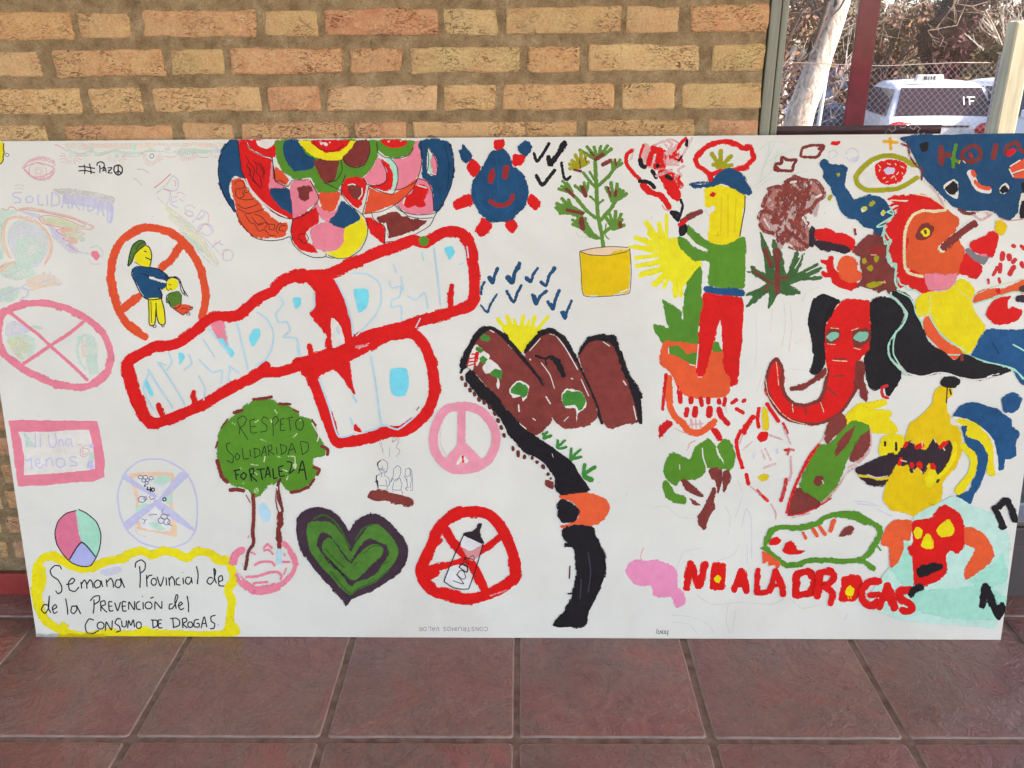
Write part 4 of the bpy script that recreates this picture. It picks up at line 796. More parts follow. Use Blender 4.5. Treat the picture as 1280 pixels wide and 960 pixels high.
F('brownp','782,325 845,248 920,232 990,262 1048,350 1090,470 1132,600 1160,745 1080,770 1000,795 940,760 900,640 830,480 790,390')
F('wht','130,260 180,300 215,330 200,380 160,350 135,400 120,360'); F('wht','170,400 215,355 255,380 290,420 290,470 265,460 280,510 270,545 260,520 262,470 220,440 190,445'); F('red2','85,330 140,315 130,360 115,400 75,390')
F('wht','75,400 100,300 125,260 140,270 120,330 110,420'); S('red2',1.5,'85,350 140,340'); S('red2',1.8,'80,370 130,365'); S('red2',1.5,'78,395 125,380'); S('red2',2,'100,320 145,320')
F('wht','340,545 400,490 465,520 455,590 430,620 415,590 365,600'); F('wht','676,590 705,540 800,560 832,620 830,660 780,700 770,760 765,670 700,665')
for p_ in ('155,215 175,192 215,205 215,235 170,235','125,290 140,270 175,295 160,315','150,345 175,330 203,355 175,382 155,365','215,445 250,415 295,430 290,480 250,465','350,545 400,500 460,530 455,580 430,600 400,580 355,570','680,590 710,550 740,560 800,560 830,620 810,670 785,680 760,645 690,650'): F('bushg',p_)
S('wht',.9,'130,455 230,570 350,710 450,800',r=.6); S('wht',1,'335,260 360,285'); S('wht',1,'215,165 245,182'); S('wht',1.3,'470,350 480,360'); S('wht',.9,'470,300 540,220'); S('wht',.9,'545,375 600,450 630,540'); S('wht',1.1,'635,195 700,280 780,420'); S('wht',.7,'785,345 800,400 900,640'); S('wht',1,'940,240 985,270'); S('wht',1,'1135,650 1155,740'); S('wht',1.2,'575,590 605,640',r=.8); S('wht',1,'735,475 750,480'); S('wht',.8,'690,750 720,720'); S('wht',1,'600,190 640,200'); S('wht',1.2,'1070,490 1090,520'); S('wht',1.4,'400,640 405,690',r=.8); S('wht',1,'490,730 510,745'); S('wht',.9,'800,480 850,590')
S('black',3.6,'30,440 60,370 100,270 150,200 210,155 260,170 330,240 400,320 470,400 530,470 560,520'); S('black',3,'440,310 530,210'); S('black',5.5,'530,185 600,168 660,200 720,270 770,360'); S('black',2.8,'760,330 830,480 900,640 930,750'); S('black',3.5,'910,700 935,765'); S('black',3,'785,320 840,245 900,215'); S('black',5.5,'880,215 1000,215 1040,310 1090,440 1140,560 1170,640'); S('black',2.2,'1000,215 1025,210'); S('black',5.2,'1120,500 1170,620 1180,760',r=.8); F('black','1100,450 1195,595 1140,600'); S('black',3.2,'510,330 570,350 600,335'); S('black',6,'610,340 650,370 690,460',r=.7); S('black',2,'570,350 580,390'); S('brownd',3,'550,470 570,525',r=1); S('black',3.2,'420,330 500,430')
M('road_painting','black winding road coming down from the mountains with brown dots, shrubs and an orange tunnel')
F('black','60,450 95,425 150,480 250,580 330,680 420,780 510,850 600,920 680,1020 560,1000 420,900 340,830 260,700 170,610 90,520 62,490')
V(640,520,6)
F('black','-60,-40 20,40 120,120 240,190 340,260 440,340 510,440 580,550 480,590 370,590 320,530 320,460 270,380 180,310 110,280 20,190 -40,120',r=.5)
F('orange2','350,605 430,590 560,572 660,600 715,640 735,690 700,760 620,810 540,820 480,810 380,835 370,825 440,800 500,760 500,700 450,640 380,620')
F('black','345,650 375,620 430,645 490,690 500,735 470,790 375,800 350,750')
F('black','385,845 470,822 560,825 600,870 660,980 400,980 430,930 390,900',r=.4)
for s_,w_ in (('240,150 235,130',4),('235,165 295,148',4),('240,150 265,115',3),('340,240 345,180',3.4),('345,230 400,180',3),('350,245 410,232',3.2),('440,325 445,240',3.6),('445,315 515,250',3.2),('440,325 520,305',4),('535,440 545,360',4.5),('545,430 625,380',4.5),('540,450 600,480',6.5)): S('greenm',w_,s_)
for s_,w_ in (('5,230 8,255',4),('45,265 48,300',5),('95,295 92,315',4.4),('150,305 152,320',4),('185,340 190,350',4.4),('230,370 238,390',4.8),('270,430 272,440',4.6),('290,465 292,470',3.6)): S('brownd',w_,s_,r=.8)
F('brownp','255,480 310,495 308,550 250,520'); S('wht',.5,'300,280 310,310'); S('pinkc',.8,'645,498 665,497')
V(570,380,5.12)
for x,y in ((38,475),(62,515),(90,550),(118,575),(148,610),(180,628),(215,658),(248,700),(270,745),(290,790),(308,840)): S('brownd',4.4,'%d,%d %d,%d'%(x-2,y-9,x+2,y+9),r=.8)
V(680,640,6)
F('black','145,120 350,105 400,230 450,300 465,400 450,490 400,620 340,740 300,850 110,862 65,840 130,770 200,660 240,500 240,380 220,280 145,190',r=.6)
S('black',2.4,'440,290 460,420 455,485',r=1); S('black',1.6,'415,250 450,330',r=1); S('blackl',1,'330,300 350,450 330,600'); S('blackl',1,'280,500 270,650'); S('brownd',1.4,'195,400 190,500'); S('black',2,'180,612 230,605',r=1); S('black',1.6,'70,845 100,800')
M('pink_blob_painting','pink cloud shaped blob near the bottom edge')
F('pinkb','610,440 640,380 720,360 780,368 840,358 900,385 960,400 1000,450 1005,570 1065,645 1050,700 990,708 965,640 880,640 820,610 810,555 700,545 640,500'); S('redm',.8,'722,350 730,310 748,265')
M('maker_lettering','small grey printed words near the bottom edge of the board')
V(680,640,6)
S('greyp',.7,'848,875 842,912 838,915'); S('greyp',.8,'858,885 855,912 868,912 870,888'); S('greyp',.8,'875,888 880,912 888,888'); S('greyp',.8,'892,888 890,912 902,912'); S('greyp',.8,'906,888 904,915'); S('greyp',.8,'915,888 912,910 925,912 932,885 925,930')
M('printed_slogan','small grey upside down words CONSTRUIMOS VALOR printed at the bottom edge')
V(320,760,4)
import math as _m
XT=1157
for ch in 'CONSTRUIMOS VALOR':
    if ch==' ': XT-=14; continue
    G={'C':['0,4 8,0 16,4','0,4 0,16 8,20 16,16'],'O':['8,0 1,5 1,15 8,20 15,15 15,5 8,0'],'N':['0,20 1,1 14,19 14,0'],'S':['15,3 8,0 1,4 7,10 15,15 8,20 0,17'],'T':['0,0 16,0','8,0 8,20'],'R':['0,20 1,0','0,0 13,3 11,10 1,11','6,11 14,20'],'U':['0,0 1,15 8,20 15,15 15,0'],'I':['3,0 3,20'],'M':['0,20 1,1 8,14 16,0 17,20'],'V':['0,0 8,20 16,0'],'A':['0,20 8,0 16,20','3,13 13,13'],'L':['0,0 1,20 13,19']}[ch]
    for g in G: S('greyp',.55,' '.join('%f,%f'%(XT-float(p.split(',')[0]),115-float(p.split(',')[1])) for p in g.split()),r=0)
    XT-=9 if ch=='I' else (24 if ch=='M' else 21.5)
V(450,490,6.4)
M('peace_symbol_painting','pink peace symbol')
S('pinkh',11,'845,115 720,125 650,180 605,280 585,380 605,480 660,560 740,615 840,620 940,600 1030,540 1075,450 1090,350 1055,250 990,170 910,125 830,112',closed=0)
S('pinkh',10,'812,130 812,300 810,420'); S('pinkh',11,'820,430 740,520 690,580'); S('pinkh',11,'820,430 900,510 960,570'); F('pinkh','760,450 810,400 870,440 960,540 830,620 700,560')
F('wht','770,575 815,500 870,550 840,570 820,545 790,580'); S('red',2.6,'820,510 825,560'); S('redc',.5,'650,290 640,380 660,450 695,510')
M('family_drawing','small pen drawing of three people above a brown brush stroke')
for s_ in ('175,650 150,620 145,570 180,540 215,560 222,600 210,640 170,650','150,610 200,620','145,615 215,640','180,590 175,620','175,650 170,680','200,645 195,660','165,650 130,680 130,720 145,750','130,720 145,775','190,665 230,690 235,740 215,760','145,750 215,752 215,785','205,700 215,745','230,750 260,680','265,680 270,620 300,588 325,610 325,650 310,690 285,715 260,690','260,690 250,720','280,700 320,690','320,690 335,740 325,785','270,720 262,760 265,782 335,785','262,790 260,800','335,790 340,820','370,610 360,650 375,680 400,660 400,620 375,610','350,670 370,700 380,750 365,775 385,790','390,605 415,640 420,780 400,785','400,610 410,700 400,770','360,770 390,765','375,690 378,740'): S('navypen',.55,s_)
S('black',.9,'145,600 140,570 165,548'); S('black',.9,'135,665 130,690 140,740'); S('black',.8,'120,720 140,710 145,770')
S('brownc',.7,'155,400 175,450 185,490'); S('brownc',.7,'170,400 185,470'); S('brownc',1,'270,360 260,400 290,380'); S('brownc',.8,'290,370 310,400 290,440 320,470 290,520'); S('brownc',.6,'300,360 325,390'); S('brownc',.6,'240,440 235,520')
F('brownp','75,800 100,785 180,790 300,818 380,835 415,860 415,900 370,910 290,895 200,870 120,875 60,845',r=.7)
V(510,625,7.111)
M('vodka_prohibition_sign_painting','red prohibition ring over a drawn vodka bottle')
S('red',13.5,'430,120 520,105 620,100 720,130 800,200 850,290 900,390 940,500 950,620 950,680 880,750 800,800 700,840 600,870 500,875 380,845 250,820 180,760 130,690 110,620 150,520 210,400 260,280 330,190 400,135 450,115',r=.5)
S('red',11,'330,250 420,400 520,500 600,620 680,790',r=.5); S('red',8.5,'130,640 300,590 430,560 560,500 700,420 830,320',r=.7); S('red',10,'180,680 260,640'); S('red',9,'440,420 560,540'); S('redm',2,'730,850 880,800',r=1); S('red',5,'250,400 300,350',r=1)
F('whts','500,305 650,385 640,395 540,470 470,400'); F('whts','370,600 450,575 520,650 570,720 540,790 450,780 330,720 ')
F('redm','560,450 660,400 640,480 560,540 480,420')
F('blackp','625,205 652,210 640,270 645,310 680,385 630,370 495,305 495,290 570,275 605,250')
S('black',.9,'500,300 430,450 370,590 320,722'); S('black',.8,'320,722 400,775 470,790 540,788'); S('black',.9,'540,788 600,620 670,380'); S('black',.8,'500,310 660,385')
S('black',.7,'400,715 495,742 430,655'); S('black',.7,'455,635 440,660 480,700 512,690 500,640 470,620 450,640'); S('black',.9,'450,590 520,640 530,600 490,560 455,590'); S('black',.8,'480,570 530,590'); S('black',.7,'500,550 550,570'); S('black',.7,'520,500 490,545'); S('black',.7,'530,545 500,510 560,520'); S('black',.5,'560,520 590,530 580,490 540,510')
# ---- right side of the board
V(780,165,6.4)
M('thought_cloud_painting','red cloud outline with an olive green leaf inside above the blue cap')
S('red',6,'700,385 680,340 640,300 590,270 575,220 610,160 680,110 740,85 820,75 900,100 960,130 1010,125 1030,170 1040,210 990,260 960,290 900,300 820,315 740,325 700,345 690,385',r=.8)
for s_ in ('770,280 700,170','770,280 775,145','780,270 860,190','770,275 710,260','780,280 865,265','765,250 745,285'): S('olive',5.6,s_)
M('sun_painting','yellow sun with hazy rays left of the smoking man')
V(780,230,4.923)
F('sunyel','210,440 240,350 300,330 340,340 380,400 480,490 420,560 380,620 340,640 290,600 230,540 215,480')
for s_,w_ in (('260,360 262,190',4.6),('230,380 180,300 135,235',6.5),('240,370 215,240',6),('200,380 70,330',6.5),('220,400 60,385',5),('210,440 70,455',5),('220,480 75,505',5.5),('240,520 95,565',6),('260,550 180,620',6.5),('280,560 245,640',4.4),('310,600 320,690',6),('350,600 350,690',5),('240,430 30,385',3.4),('190,340 150,300',6),('260,540 210,610',6)): S('sunyel',w_,s_,r=.5)
M('smoking_man_painting','yellow faced man in blue cap and green shirt holding a pipe, red trousers')
F('green','395,250 430,290 520,350 560,370 640,365 740,325 748,500 745,600 730,640 640,645 530,625 520,580 522,480 440,470 370,420 335,350 345,325 385,340 430,390 500,420 520,405 450,370 400,320 380,290')
U('red_trousers')
F('red','488,675 600,685 720,700 735,800 725,960 715,1050 705,1180 680,1240 640,1240 610,1100 600,860 590,830 550,920 530,1100 500,1200 460,1270 430,1250 445,1100 465,900')
U('plant_leaf')
F('green2','362,840 370,700 400,590 460,510 480,530 475,680 490,760 470,860 465,1005 380,1010 270,1000 220,950 180,890 185,860 270,885 255,800 235,710 270,730 340,780')
U('blue_belt')
F('navyl','495,630 600,640 735,650 735,690 620,685 500,665')
U('yellow_head')
F('yellow2','495,60 510,20 560,8 660,20 740,70 735,150 710,320 650,365 600,375 530,355 525,200 555,150 500,130')
F('wht','535,140 558,135 560,165 520,170'); S('black',.9,'745,70 742,160 728,230 712,325'); U('blue_cap')
F('navy','410,0 500,5 540,-10 580,-70 640,-100 720,-70 760,0 790,55 770,70 740,62 660,20 600,0 530,20 420,20')
U('eye')
F('red2','525,70 545,48 568,60 550,80'); S('yellowd',1,'580,290 575,320'); S('yellowd',.8,'560,320 600,310'); S('yellowd',.8,'640,60 640,330'); S('yellowd',.8,'600,80 595,300'); S('yellowd',.8,'690,90 680,300')
V(780,165,6.4)
U('brown_pipe')
S('brownp',6.5,'460,720 540,670 620,635',r=.5); S('black',6,'380,640 430,700',r=.6); S('black',3.5,'450,540 470,590 445,680',r=.7); S('black',4.5,'400,640 440,660 430,710',r=.7); F('black','440,760 490,730 510,770 495,820 445,830',r=.6); S('red',5,'440,745 500,705',r=.8); S('lavc',1,'650,620 670,660 690,670'); S('navy',3,'525,420 600,405 700,405',r=1)
M('agave_painting','spiky dark green plant with brown veins right of the smoking man')
V(780,230,4.923)
for l in ('835,295 875,370 905,430 930,560 940,620 880,600 862,470','918,340 950,380 975,470 995,550 990,620 940,620 925,520 915,420','1060,410 1075,430 1050,540 1010,600 980,580 1020,520','1105,420 1100,460 1060,560 1010,610 1000,590 1040,520','1190,485 1195,500 1120,560 1040,610 970,610 1050,560 1120,520','1215,512 1205,530 1120,580 1000,620 1060,570','1215,570 1210,590 1100,590 980,640 960,600 1080,575','1090,675 1060,680 980,675 930,650 960,610 1010,620','890,765 885,745 895,670 900,610 960,610 950,670 920,730','750,750 770,755 850,690 920,650 900,610 830,650','750,690 760,670 840,640 900,600 910,650 820,680','750,540 770,535 860,600 900,620 880,570 800,510 780,505 790,540'): F('agave',l)
F('agave','880,560 960,520 1010,570 1000,640 930,680 880,640'); S('wht',1,'1120,545 1170,520 1200,510'); S('wht',1,'1050,520 1075,480 1090,450')
S('brownp',5,'865,400 890,460 905,510',r=.8); S('brownp',6,'940,400 945,520 940,670',r=.6); S('brownp',3,'800,535 860,580 920,620',r=.8); S('brownp',2.6,'860,660 890,620'); S('brownp',4,'960,580 1010,575',r=.8)
V(800,370,5.333)
M('orange_pot_painting','orange pot with red drips and a curved handle below the red trousers')
F('orange3','165,300 240,305 330,320 395,320 400,350 385,480 410,545 440,500 460,375 555,370 560,500 595,540 590,640 560,675 440,680 330,675 270,640 230,560 190,500 140,450 135,370',r=.4)
F('red','425,10 480,5 670,10 685,120 680,200 660,400 640,500 600,525 560,500 555,350 540,150 510,230 480,350 450,450 420,530 385,535 380,470 390,300')
F('green2','190,350 240,330 290,360 310,385 370,375 395,400 360,460 320,440 270,410 200,385'); F('green2','482,370 490,310 520,305 535,340 545,370')
S('wht',1,'190,345 192,385'); S('wht',1,'330,455 370,465'); S('wht',1,'390,320 375,480'); S('wht',.8,'385,540 415,540'); S('wht',1.2,'395,200 390,240')
S('orange3',8,'195,540 190,640 200,740 230,800 290,850 320,900 400,910 480,850 500,830',r=.6); S('red2',4,'175,520 160,640 150,760',r=1); F('red2','130,950 135,870 180,825 215,850 170,900',r=.6); F('red2','470,890 510,880 550,955 520,960',r=.5)
for s_,w_ in (('265,640 270,710',6),('340,680 340,710',7),('405,680 412,730',6),('455,680 455,715',6),('525,690 530,715',6),('570,680 560,730',5),('315,750 305,800',6),('370,745 365,800',7.5),('465,745 460,800',8.5),('525,750 545,810',7.5),('550,810 590,855',6.5),('610,715 645,690',5),('685,705 700,690',5),('640,750 690,780',5),('255,600 250,650',2.4)): S('red2',w_,s_,r=.7)
S('redc',3,'340,820 350,880'); S('redc',2.4,'370,820 375,880'); S('redc',2.4,'400,830 405,880'); S('redc',2,'330,860 420,850'); S('bluec',2,'575,740 575,780'); S('redc',1,'230,880 290,910 330,920')
V(810,460,4.571)
M('bush_painting','green bush with brown branches below the orange pot')
F('green','90,570 110,510 150,485 200,510 240,520 270,450 320,415 350,408 385,450 400,500 430,550 450,575 390,575 330,570 325,600 290,630 230,635 180,640 160,675 110,640')
F('green','395,450 430,410 470,430 500,490 490,560 460,585 425,520'); F('green','80,660 100,640 130,670 155,720 215,735 215,775 150,765 100,740'); S('wht',1.4,'310,455 315,510 335,570'); S('wht',1.2,'390,455 400,490 430,530'); S('wht',1,'180,550 182,580')
F('brownp','185,640 220,635 270,690 320,735 290,735 220,700'); F('brownp','235,745 265,755 300,785 260,780'); F('brownp','345,580 380,568 415,590 425,640 400,720 385,650 360,620'); F('brownp','430,590 465,585 468,640 435,710 425,660'); F('brownp','370,680 388,690 370,760 380,800 350,850 325,920 290,900 285,850 320,800'); S('redc',1.6,'225,470 240,430 270,415'); S('greyc',.5,'30,800 100,790 180,850 260,860'); S('greyc',.5,'440,790 470,850 460,950'); S('greyc',.5,'510,640 540,720 500,850')
V(930,165,6)
M('brown_smoke_painting','scribbled brown smoke cloud')
import math as _m, random as _r
_q=_r.Random(5)
F('brownsm','200,440 300,390 350,340 450,350 560,400 590,460 540,540 470,620 480,700 500,780 470,870 380,870 300,820 220,780 130,720 110,640 150,560 150,490',r=1)
for i in range(110):
    a=_q.uniform(0,6.28); k=_q.random()**.5; cx=330+150*k*_m.cos(a)+ (60 if _m.sin(a)<0 else -20); cy=600+ -10+230*k*_m.sin(a)
    b=_q.uniform(-.5,.9)+1.57; L=_q.uniform(40,110)
    S('brownq' if i%3 else 'brownc',_q.uniform(3,7.5),'%f,%f %f,%f %f,%f'%(cx-L*.5*_m.cos(b),cy-L*.5*_m.sin(b),cx+10,cy+6,cx+L*.5*_m.cos(b),cy+L*.5*_m.sin(b)),r=1)
for s_ in ('320,380 380,340 450,360 540,370 590,430 600,480 540,520','200,440 160,500 140,560','180,430 250,410 300,420','110,650 130,600 200,600 260,680','120,690 150,740 220,760','260,780 330,750 440,830 480,860','340,860 440,880 490,840','440,600 500,580 550,510','480,680 440,740 460,800','300,450 330,520 300,600 270,640','380,420 420,480 400,560 420,650 380,720'): S('brownq',5,s_,r=1)
S('wht',3,'350,380 390,370',r=1); S('wht',3,'540,490 580,470',r=1); S('wht',2.4,'150,650 190,720',r=1); S('wht',3,'440,640 470,690',r=1); S('wht',2.6,'330,840 360,860',r=1)
M('smoke_ring_painting','two small angular brown smoke rings')
S('brown',4,'230,285 240,240 280,235 285,190 330,210 390,210 370,250 360,290 300,290 230,285',r=.5); S('brown',6,'235,260 260,290'); S('brown',3.6,'425,180 440,120 520,100 600,105 570,160 540,190 430,185',r=.5); S('brown',4,'560,130 580,115')
F('red','650,90 660,70 720,68 715,92 680,103'); S('lavc',1.2,'640,200 640,150 680,140 700,170 650,200'); S('lavc',1.2,'760,170 800,120 850,140 860,190 800,220 770,190'); F('lavc','800,200 860,180 850,220 810,230')
for s_ in ('120,130 200,70 330,80','150,250 250,180 400,120','90,430 180,360 300,330 480,290','130,370 140,280 230,80','200,60 160,240','60,420 200,300 260,120'): S('mintc',.7,s_)
M('brown_cigar_painting','fat red and black cigar with a black tip')
V(990,260,8)
F('blackp','175,205 225,200 215,385 170,375',r=.6); F('blackp','220,320 600,360 620,400 560,445 520,460 420,430 330,420 250,395 215,350'); F('red','230,220 330,208 450,255 540,260 620,310 635,350 600,410 520,370 400,340 240,315'); F('redd','618,205 635,205 645,270 625,270'); S('redd',1,'270,270 300,255')
M('blue_camel_painting','dark blue long necked animal with yellow dots')
V(930,165,6)
F('navy','565,235 580,213 610,215 650,240 720,245 765,265 770,310 755,400 790,450 830,510 900,490 960,475 1030,490 1090,550 1130,610 1080,660 1050,700 1020,790 980,770 970,730 890,710 850,660 760,630 720,590 690,500 660,430 620,380 590,340 595,290 570,260')
for c_,s_ in (('whtp','875,575 905,555 925,580 885,605'),('whtp','1020,610 1045,585 1065,605 1040,630')): F(c_,s_)
F('olive','690,315 715,305 720,325 705,335'); F('olive2','885,560 920,560 915,590 890,585'); F('olive','935,545 960,515 985,530 955,560'); F('olive2','1030,600 1055,590 1055,625 1030,620'); F('olive','625,490 655,465 665,480 640,520')
M('green_eye_painting','olive outlined eye with a speckled red iris')
F('wht','860,340 920,260 1000,205 1100,195 1200,220 1300,290 1240,370 1150,410 1020,415 910,400')
S('olive',6,'1330,250 1260,245 1200,205 1120,180 1040,180 960,210 890,270 840,330 850,390 920,435 1040,435 1150,425 1230,385 1300,340')
F('red','980,260 1010,225 1090,210 1160,220 1220,250 1210,310 1170,360 1100,395 1030,385 990,330'); F('lavw','1045,285 1080,265 1130,275 1120,310 1070,318')
for s_ in ('1005,245 1025,270','1010,295 1020,280','1070,235 1100,245','1170,255 1200,270','1140,320 1160,300','1100,350 1125,330 1140,360','1040,350 1060,340','1180,300 1190,320','1060,380 1080,370','1130,235 1140,250'): S('peachm',1,s_,r=1)
M('yellow_cross_painting','mustard yellow cross')
S('mustardo',4,'1045,70 1150,80'); S('mustardo',4,'1095,45 1100,130')
V(1100,165,6)
M('night_sky_painting','dark blue patch with red letters, small black stars and orange marks at the top right corner')
F('navy','200,30 1300,20 1320,300 1300,560 1100,600 1040,600 1000,640 960,665 900,640 860,600 740,595 640,590 560,560 480,510 420,450 400,410 350,370 310,300 250,180 210,100',r=.6)
S('brown',2.6,'160,90 210,110 220,180 270,250 310,280 310,360',r=1); S('redc',1.6,'170,90 200,60'); S('brown',4,'590,580 640,610 710,610',r=1); S('redc',3,'700,620 760,660 830,620 850,600'); S('redc',2,'720,600 790,600 820,640'); S('wht',3,'330,360 390,420 440,470 500,530',r=1); S('redc',2,'330,360 420,450 480,560'); S('redm',1,'890,640 960,665 1070,655'); S('wht',1.4,'740,600 800,595 850,610')
F('black','295,90 360,75 355,140 310,145',r=.7); F('whtp','475,400 545,355 585,380 580,500 540,490 500,460'); F('black','485,420 545,375 580,410 570,450 525,470')
S('brown',6,'460,110 455,240'); S('brown',6,'460,175 530,170'); S('green',4.6,'570,95 550,180 548,265'); S('green',4.4,'535,200 590,225'); S('brown',5,'690,100 630,140 610,180 650,220 700,225 750,190 745,130 700,100'); S('brown',5,'670,160 690,200'); S('red2',2,'680,170 690,185'); S('brown',6,'865,95 850,200'); S('brown',5,'940,170 950,110 1020,80 1050,130 1080,150'); F('red2','950,150 990,120 1020,140 990,175 950,185')
S('wht',8,'670,300 690,340 720,400 760,430 820,440',r=.5); S('orangep',5.5,'690,295 710,330'); S('orangep',5,'710,370 750,410 820,425'); F('orangep','970,270 1080,200 1200,160 1200,280 1090,290 1000,310'); F('orangep','1000,320 1090,290 1200,290 1200,330 1080,345 1010,345'); S('wht',1.6,'990,310 1080,280 1190,270'); S('wht',1.4,'965,275 1000,340'); S('wht',1.4,'970,260 1050,210')
F('whtp','895,420 940,380 970,420 940,460 900,460'); F('black','895,440 930,395 965,440 920,460'); F('whtp','1060,460 1200,420 1200,650 1040,640'); F('black','1060,380 1180,370 1180,460 1075,460'); F('black','1060,520 1180,500 1180,600 1050,650'); F('black','1040,600 1080,590 1080,640')
S('mustardo',1,'590,240 600,210'); S('wht',1,'620,215 640,235')
M('parrot_person_painting','red maned orange face with a cigar, yellow top and orange arm')
F('orange4','190,660 240,610 320,590 400,590 510,590 590,660 570,720 600,830 630,900 625,1000 600,1060 500,1110 330,1090 200,1010 180,850')
F('red','70,490 200,475 300,470 400,510 490,580 400,590 300,590 230,620 190,690 175,850 180,1000 210,1060 330,1090 400,1200 370,1230 260,1180 200,1090 150,960 70,860 30,790 60,700 100,640 150,560 100,530')
V(1080,300,5.333)
F('red','165,50 290,-10 260,170 330,210 370,240 395,310 370,340 320,330 290,300 240,320 220,260 235,200 195,150')
V(1100,165,6)
S('red',3,'120,500 90,500 60,505',r=.6); S('red',3,'150,560 110,575 85,590',r=.6); S('red',3,'100,640 70,650 50,665',r=.6); S('red',3,'90,680 55,690 35,700',r=.6); S('red',3,'80,720 50,740 30,760',r=.6); S('red',3,'70,780 45,800 35,830',r=.6); S('red',3,'80,850 60,880 55,900',r=.6); S('red',3,'130,540 95,545 70,560',r=.6); S('red',3,'160,940 120,950 95,975',r=.6); S('red',3,'190,1010 150,1020 125,1045',r=.6); S('red',3,'300,470 340,480 380,500',r=.6); 
S('cream',3.6,'490,585 400,595 320,590 250,620 210,680 185,760 180,900 185,1010 220,1060 320,1085'); S('cream',1.4,'260,465 380,490 490,570'); S('cream',1.3,'80,510 200,520'); S('wht',1,'150,515 210,515')
S('mintp',1.6,'70,560 100,610 80,650 0,690'); S('mintp',2,'20,780 60,850 50,930 60,1000'); S('mintp',1.4,'30,740 60,790 80,820 50,880'); F('brown','265,770 300,700 350,685 405,715 380,780 310,815 270,800'); F('yellowp','305,745 340,718 372,735 365,775 330,785'); F('brown','325,740 345,735 350,765 330,765'); S('yellowp',1.2,'315,760 335,770')
S('wht',10,'455,880 560,790 700,680',r=.5); S('brown',8.4,'470,870 560,790 710,680'); S('yellowd',.8,'440,860 445,900 480,905')
V(1080,300,5.333)
U('pink_chin')
F('pinkp','405,225 550,235 620,220 600,290 520,335 440,330 415,300'); S('pinkd',1.2,'440,335 540,330 600,300')
U('yellow_top')
F('yellow2','340,420 380,365 440,345 540,340 600,300 640,265 700,280 730,340 715,410 740,480 800,570 770,650 710,750 660,750 560,660 480,580 445,500 360,500')
S('limec',1,'435,350 440,430 435,490'); S('limec',1,'600,300 650,350 700,390'); S('limec',.9,'370,490 450,490')
U('orange_arm')
F('orange3','390,540 430,500 460,560 520,650 640,740 640,800 560,780 480,700 420,640 395,580'); F('red','410,650 440,690 440,700 415,690'); S('mintp',1.5,'385,560 400,620 450,700 510,755 600,765 700,765 760,800'); S('mintp',1.4,'430,500 490,600 560,670 680,740')
M('bottle_and_drip_painting','red bottle with a yellow top, grey band and red drops')
F('red','635,220 660,120 700,90 790,180 750,250 690,240',r=.5); F('red','705,20 800,-20 840,-60 890,-10 870,60 830,110 770,80 720,60'); F('redp2','680,60 690,50 690,60')
V(1100,165,6)
F('red','670,840 760,800 850,750 890,790 850,930 800,930 700,900'); F('mustard','860,740 880,670 930,680 945,730 910,780'); F('greyp','640,890 660,870 720,915 800,935 790,960 720,955')
V(1080,300,5.333)
F('greyp','670,65 700,55 740,100 830,110 800,165 740,140 690,95'); F('pinkd','760,95 810,92 820,108 780,108')
for s_,w_ in (('990,35 1005,45',5),('1045,40 1060,48',5),('925,85 920,130',7),('965,100 970,130',7),('1010,130 990,150',6),('910,160 905,215',6),('890,180 860,235',4.6),('1000,175 970,230',6.5),('1050,150 1060,180',6),('900,255 905,285',4),('828,260 830,290',3),('1060,60 1075,50',5)): S('redp2',w_,s_,r=.5)
M('orange_arm_painting','orange arm, red shape and blue body cut off by the right edge of the board')
F('orange3','725,400 760,350 880,320 900,340 1060,265 1200,240 1200,340 1000,350 880,370 740,420'); F('red2','870,330 905,320 910,350 890,360'); S('mintp',1.3,'730,425 900,375 1000,345 1200,360'); S('limec',1,'730,370 850,315 1060,260'); F('darkg','1035,310 1070,300 1150,300 1150,345 1040,345'); F('blackp','1020,370 1150,360 1150,420 1015,410')
F('red','810,490 850,420 900,385 980,375 955,410 960,470 990,445 1045,470 1030,520 960,560 890,560 830,530'); F('navyl','820,595 1000,600 1200,600 1200,1000 1060,960 980,860 860,820 720,780 720,750 780,650'); S('mintp',1.8,'990,695 1070,740 1200,830'); S('mintp',1.6,'700,770 780,800 950,850 1020,880 1090,950'); S('navyd',1.4,'850,680 900,760')
M('red_snail_painting','small red snail like shape with an orange shell')
V(990,260,8)
F('red','285,515 350,520 380,480 410,490 400,550 430,610 480,660 560,700 640,740 640,790 590,820 500,805 400,750 390,700 310,680 295,640 360,650 340,600 340,570 290,545',r=.4)
F('orange3','455,560 500,490 560,475 630,520 655,580 650,630 700,660 690,710 620,750 540,740 480,680')
M('brown_face_painting','brown ragged face with olive eyes, nose and mouth')
F('brownp','610,420 680,350 740,290 820,265 900,300 940,380 940,500 980,580 1020,600 1040,800 980,850 940,810 860,825 780,810 670,780 660,750 700,700 690,560 690,480 640,470',r=.8)
S('brownp',3,'680,420 640,420 605,440',r=.6); S('brownp',3,'690,380 650,385 625,400',r=.6); S('brownp',3,'720,340 690,345 660,375',r=.6); S('brownp',3,'760,300 720,310 700,330',r=.6); S('brownp',3,'800,280 770,275 740,300',r=.6); S('brownp',3,'700,760 670,775 655,790',r=.6); S('brownp',3,'900,820 880,830 860,840',r=.6); 
F('redd','790,400 880,380 930,430 900,470 780,460'); F('olive','700,510 735,500 745,540 720,560 700,540'); F('olive','820,485 860,480 870,510 845,545 820,520'); F('olive','740,600 790,565 815,600 780,635'); F('olive','740,770 800,740 910,735 880,775 780,805'); S('peachm',.8,'785,468 845,470'); S('peachm',.7,'890,745 935,740'); S('peachm',.7,'920,725 930,755')
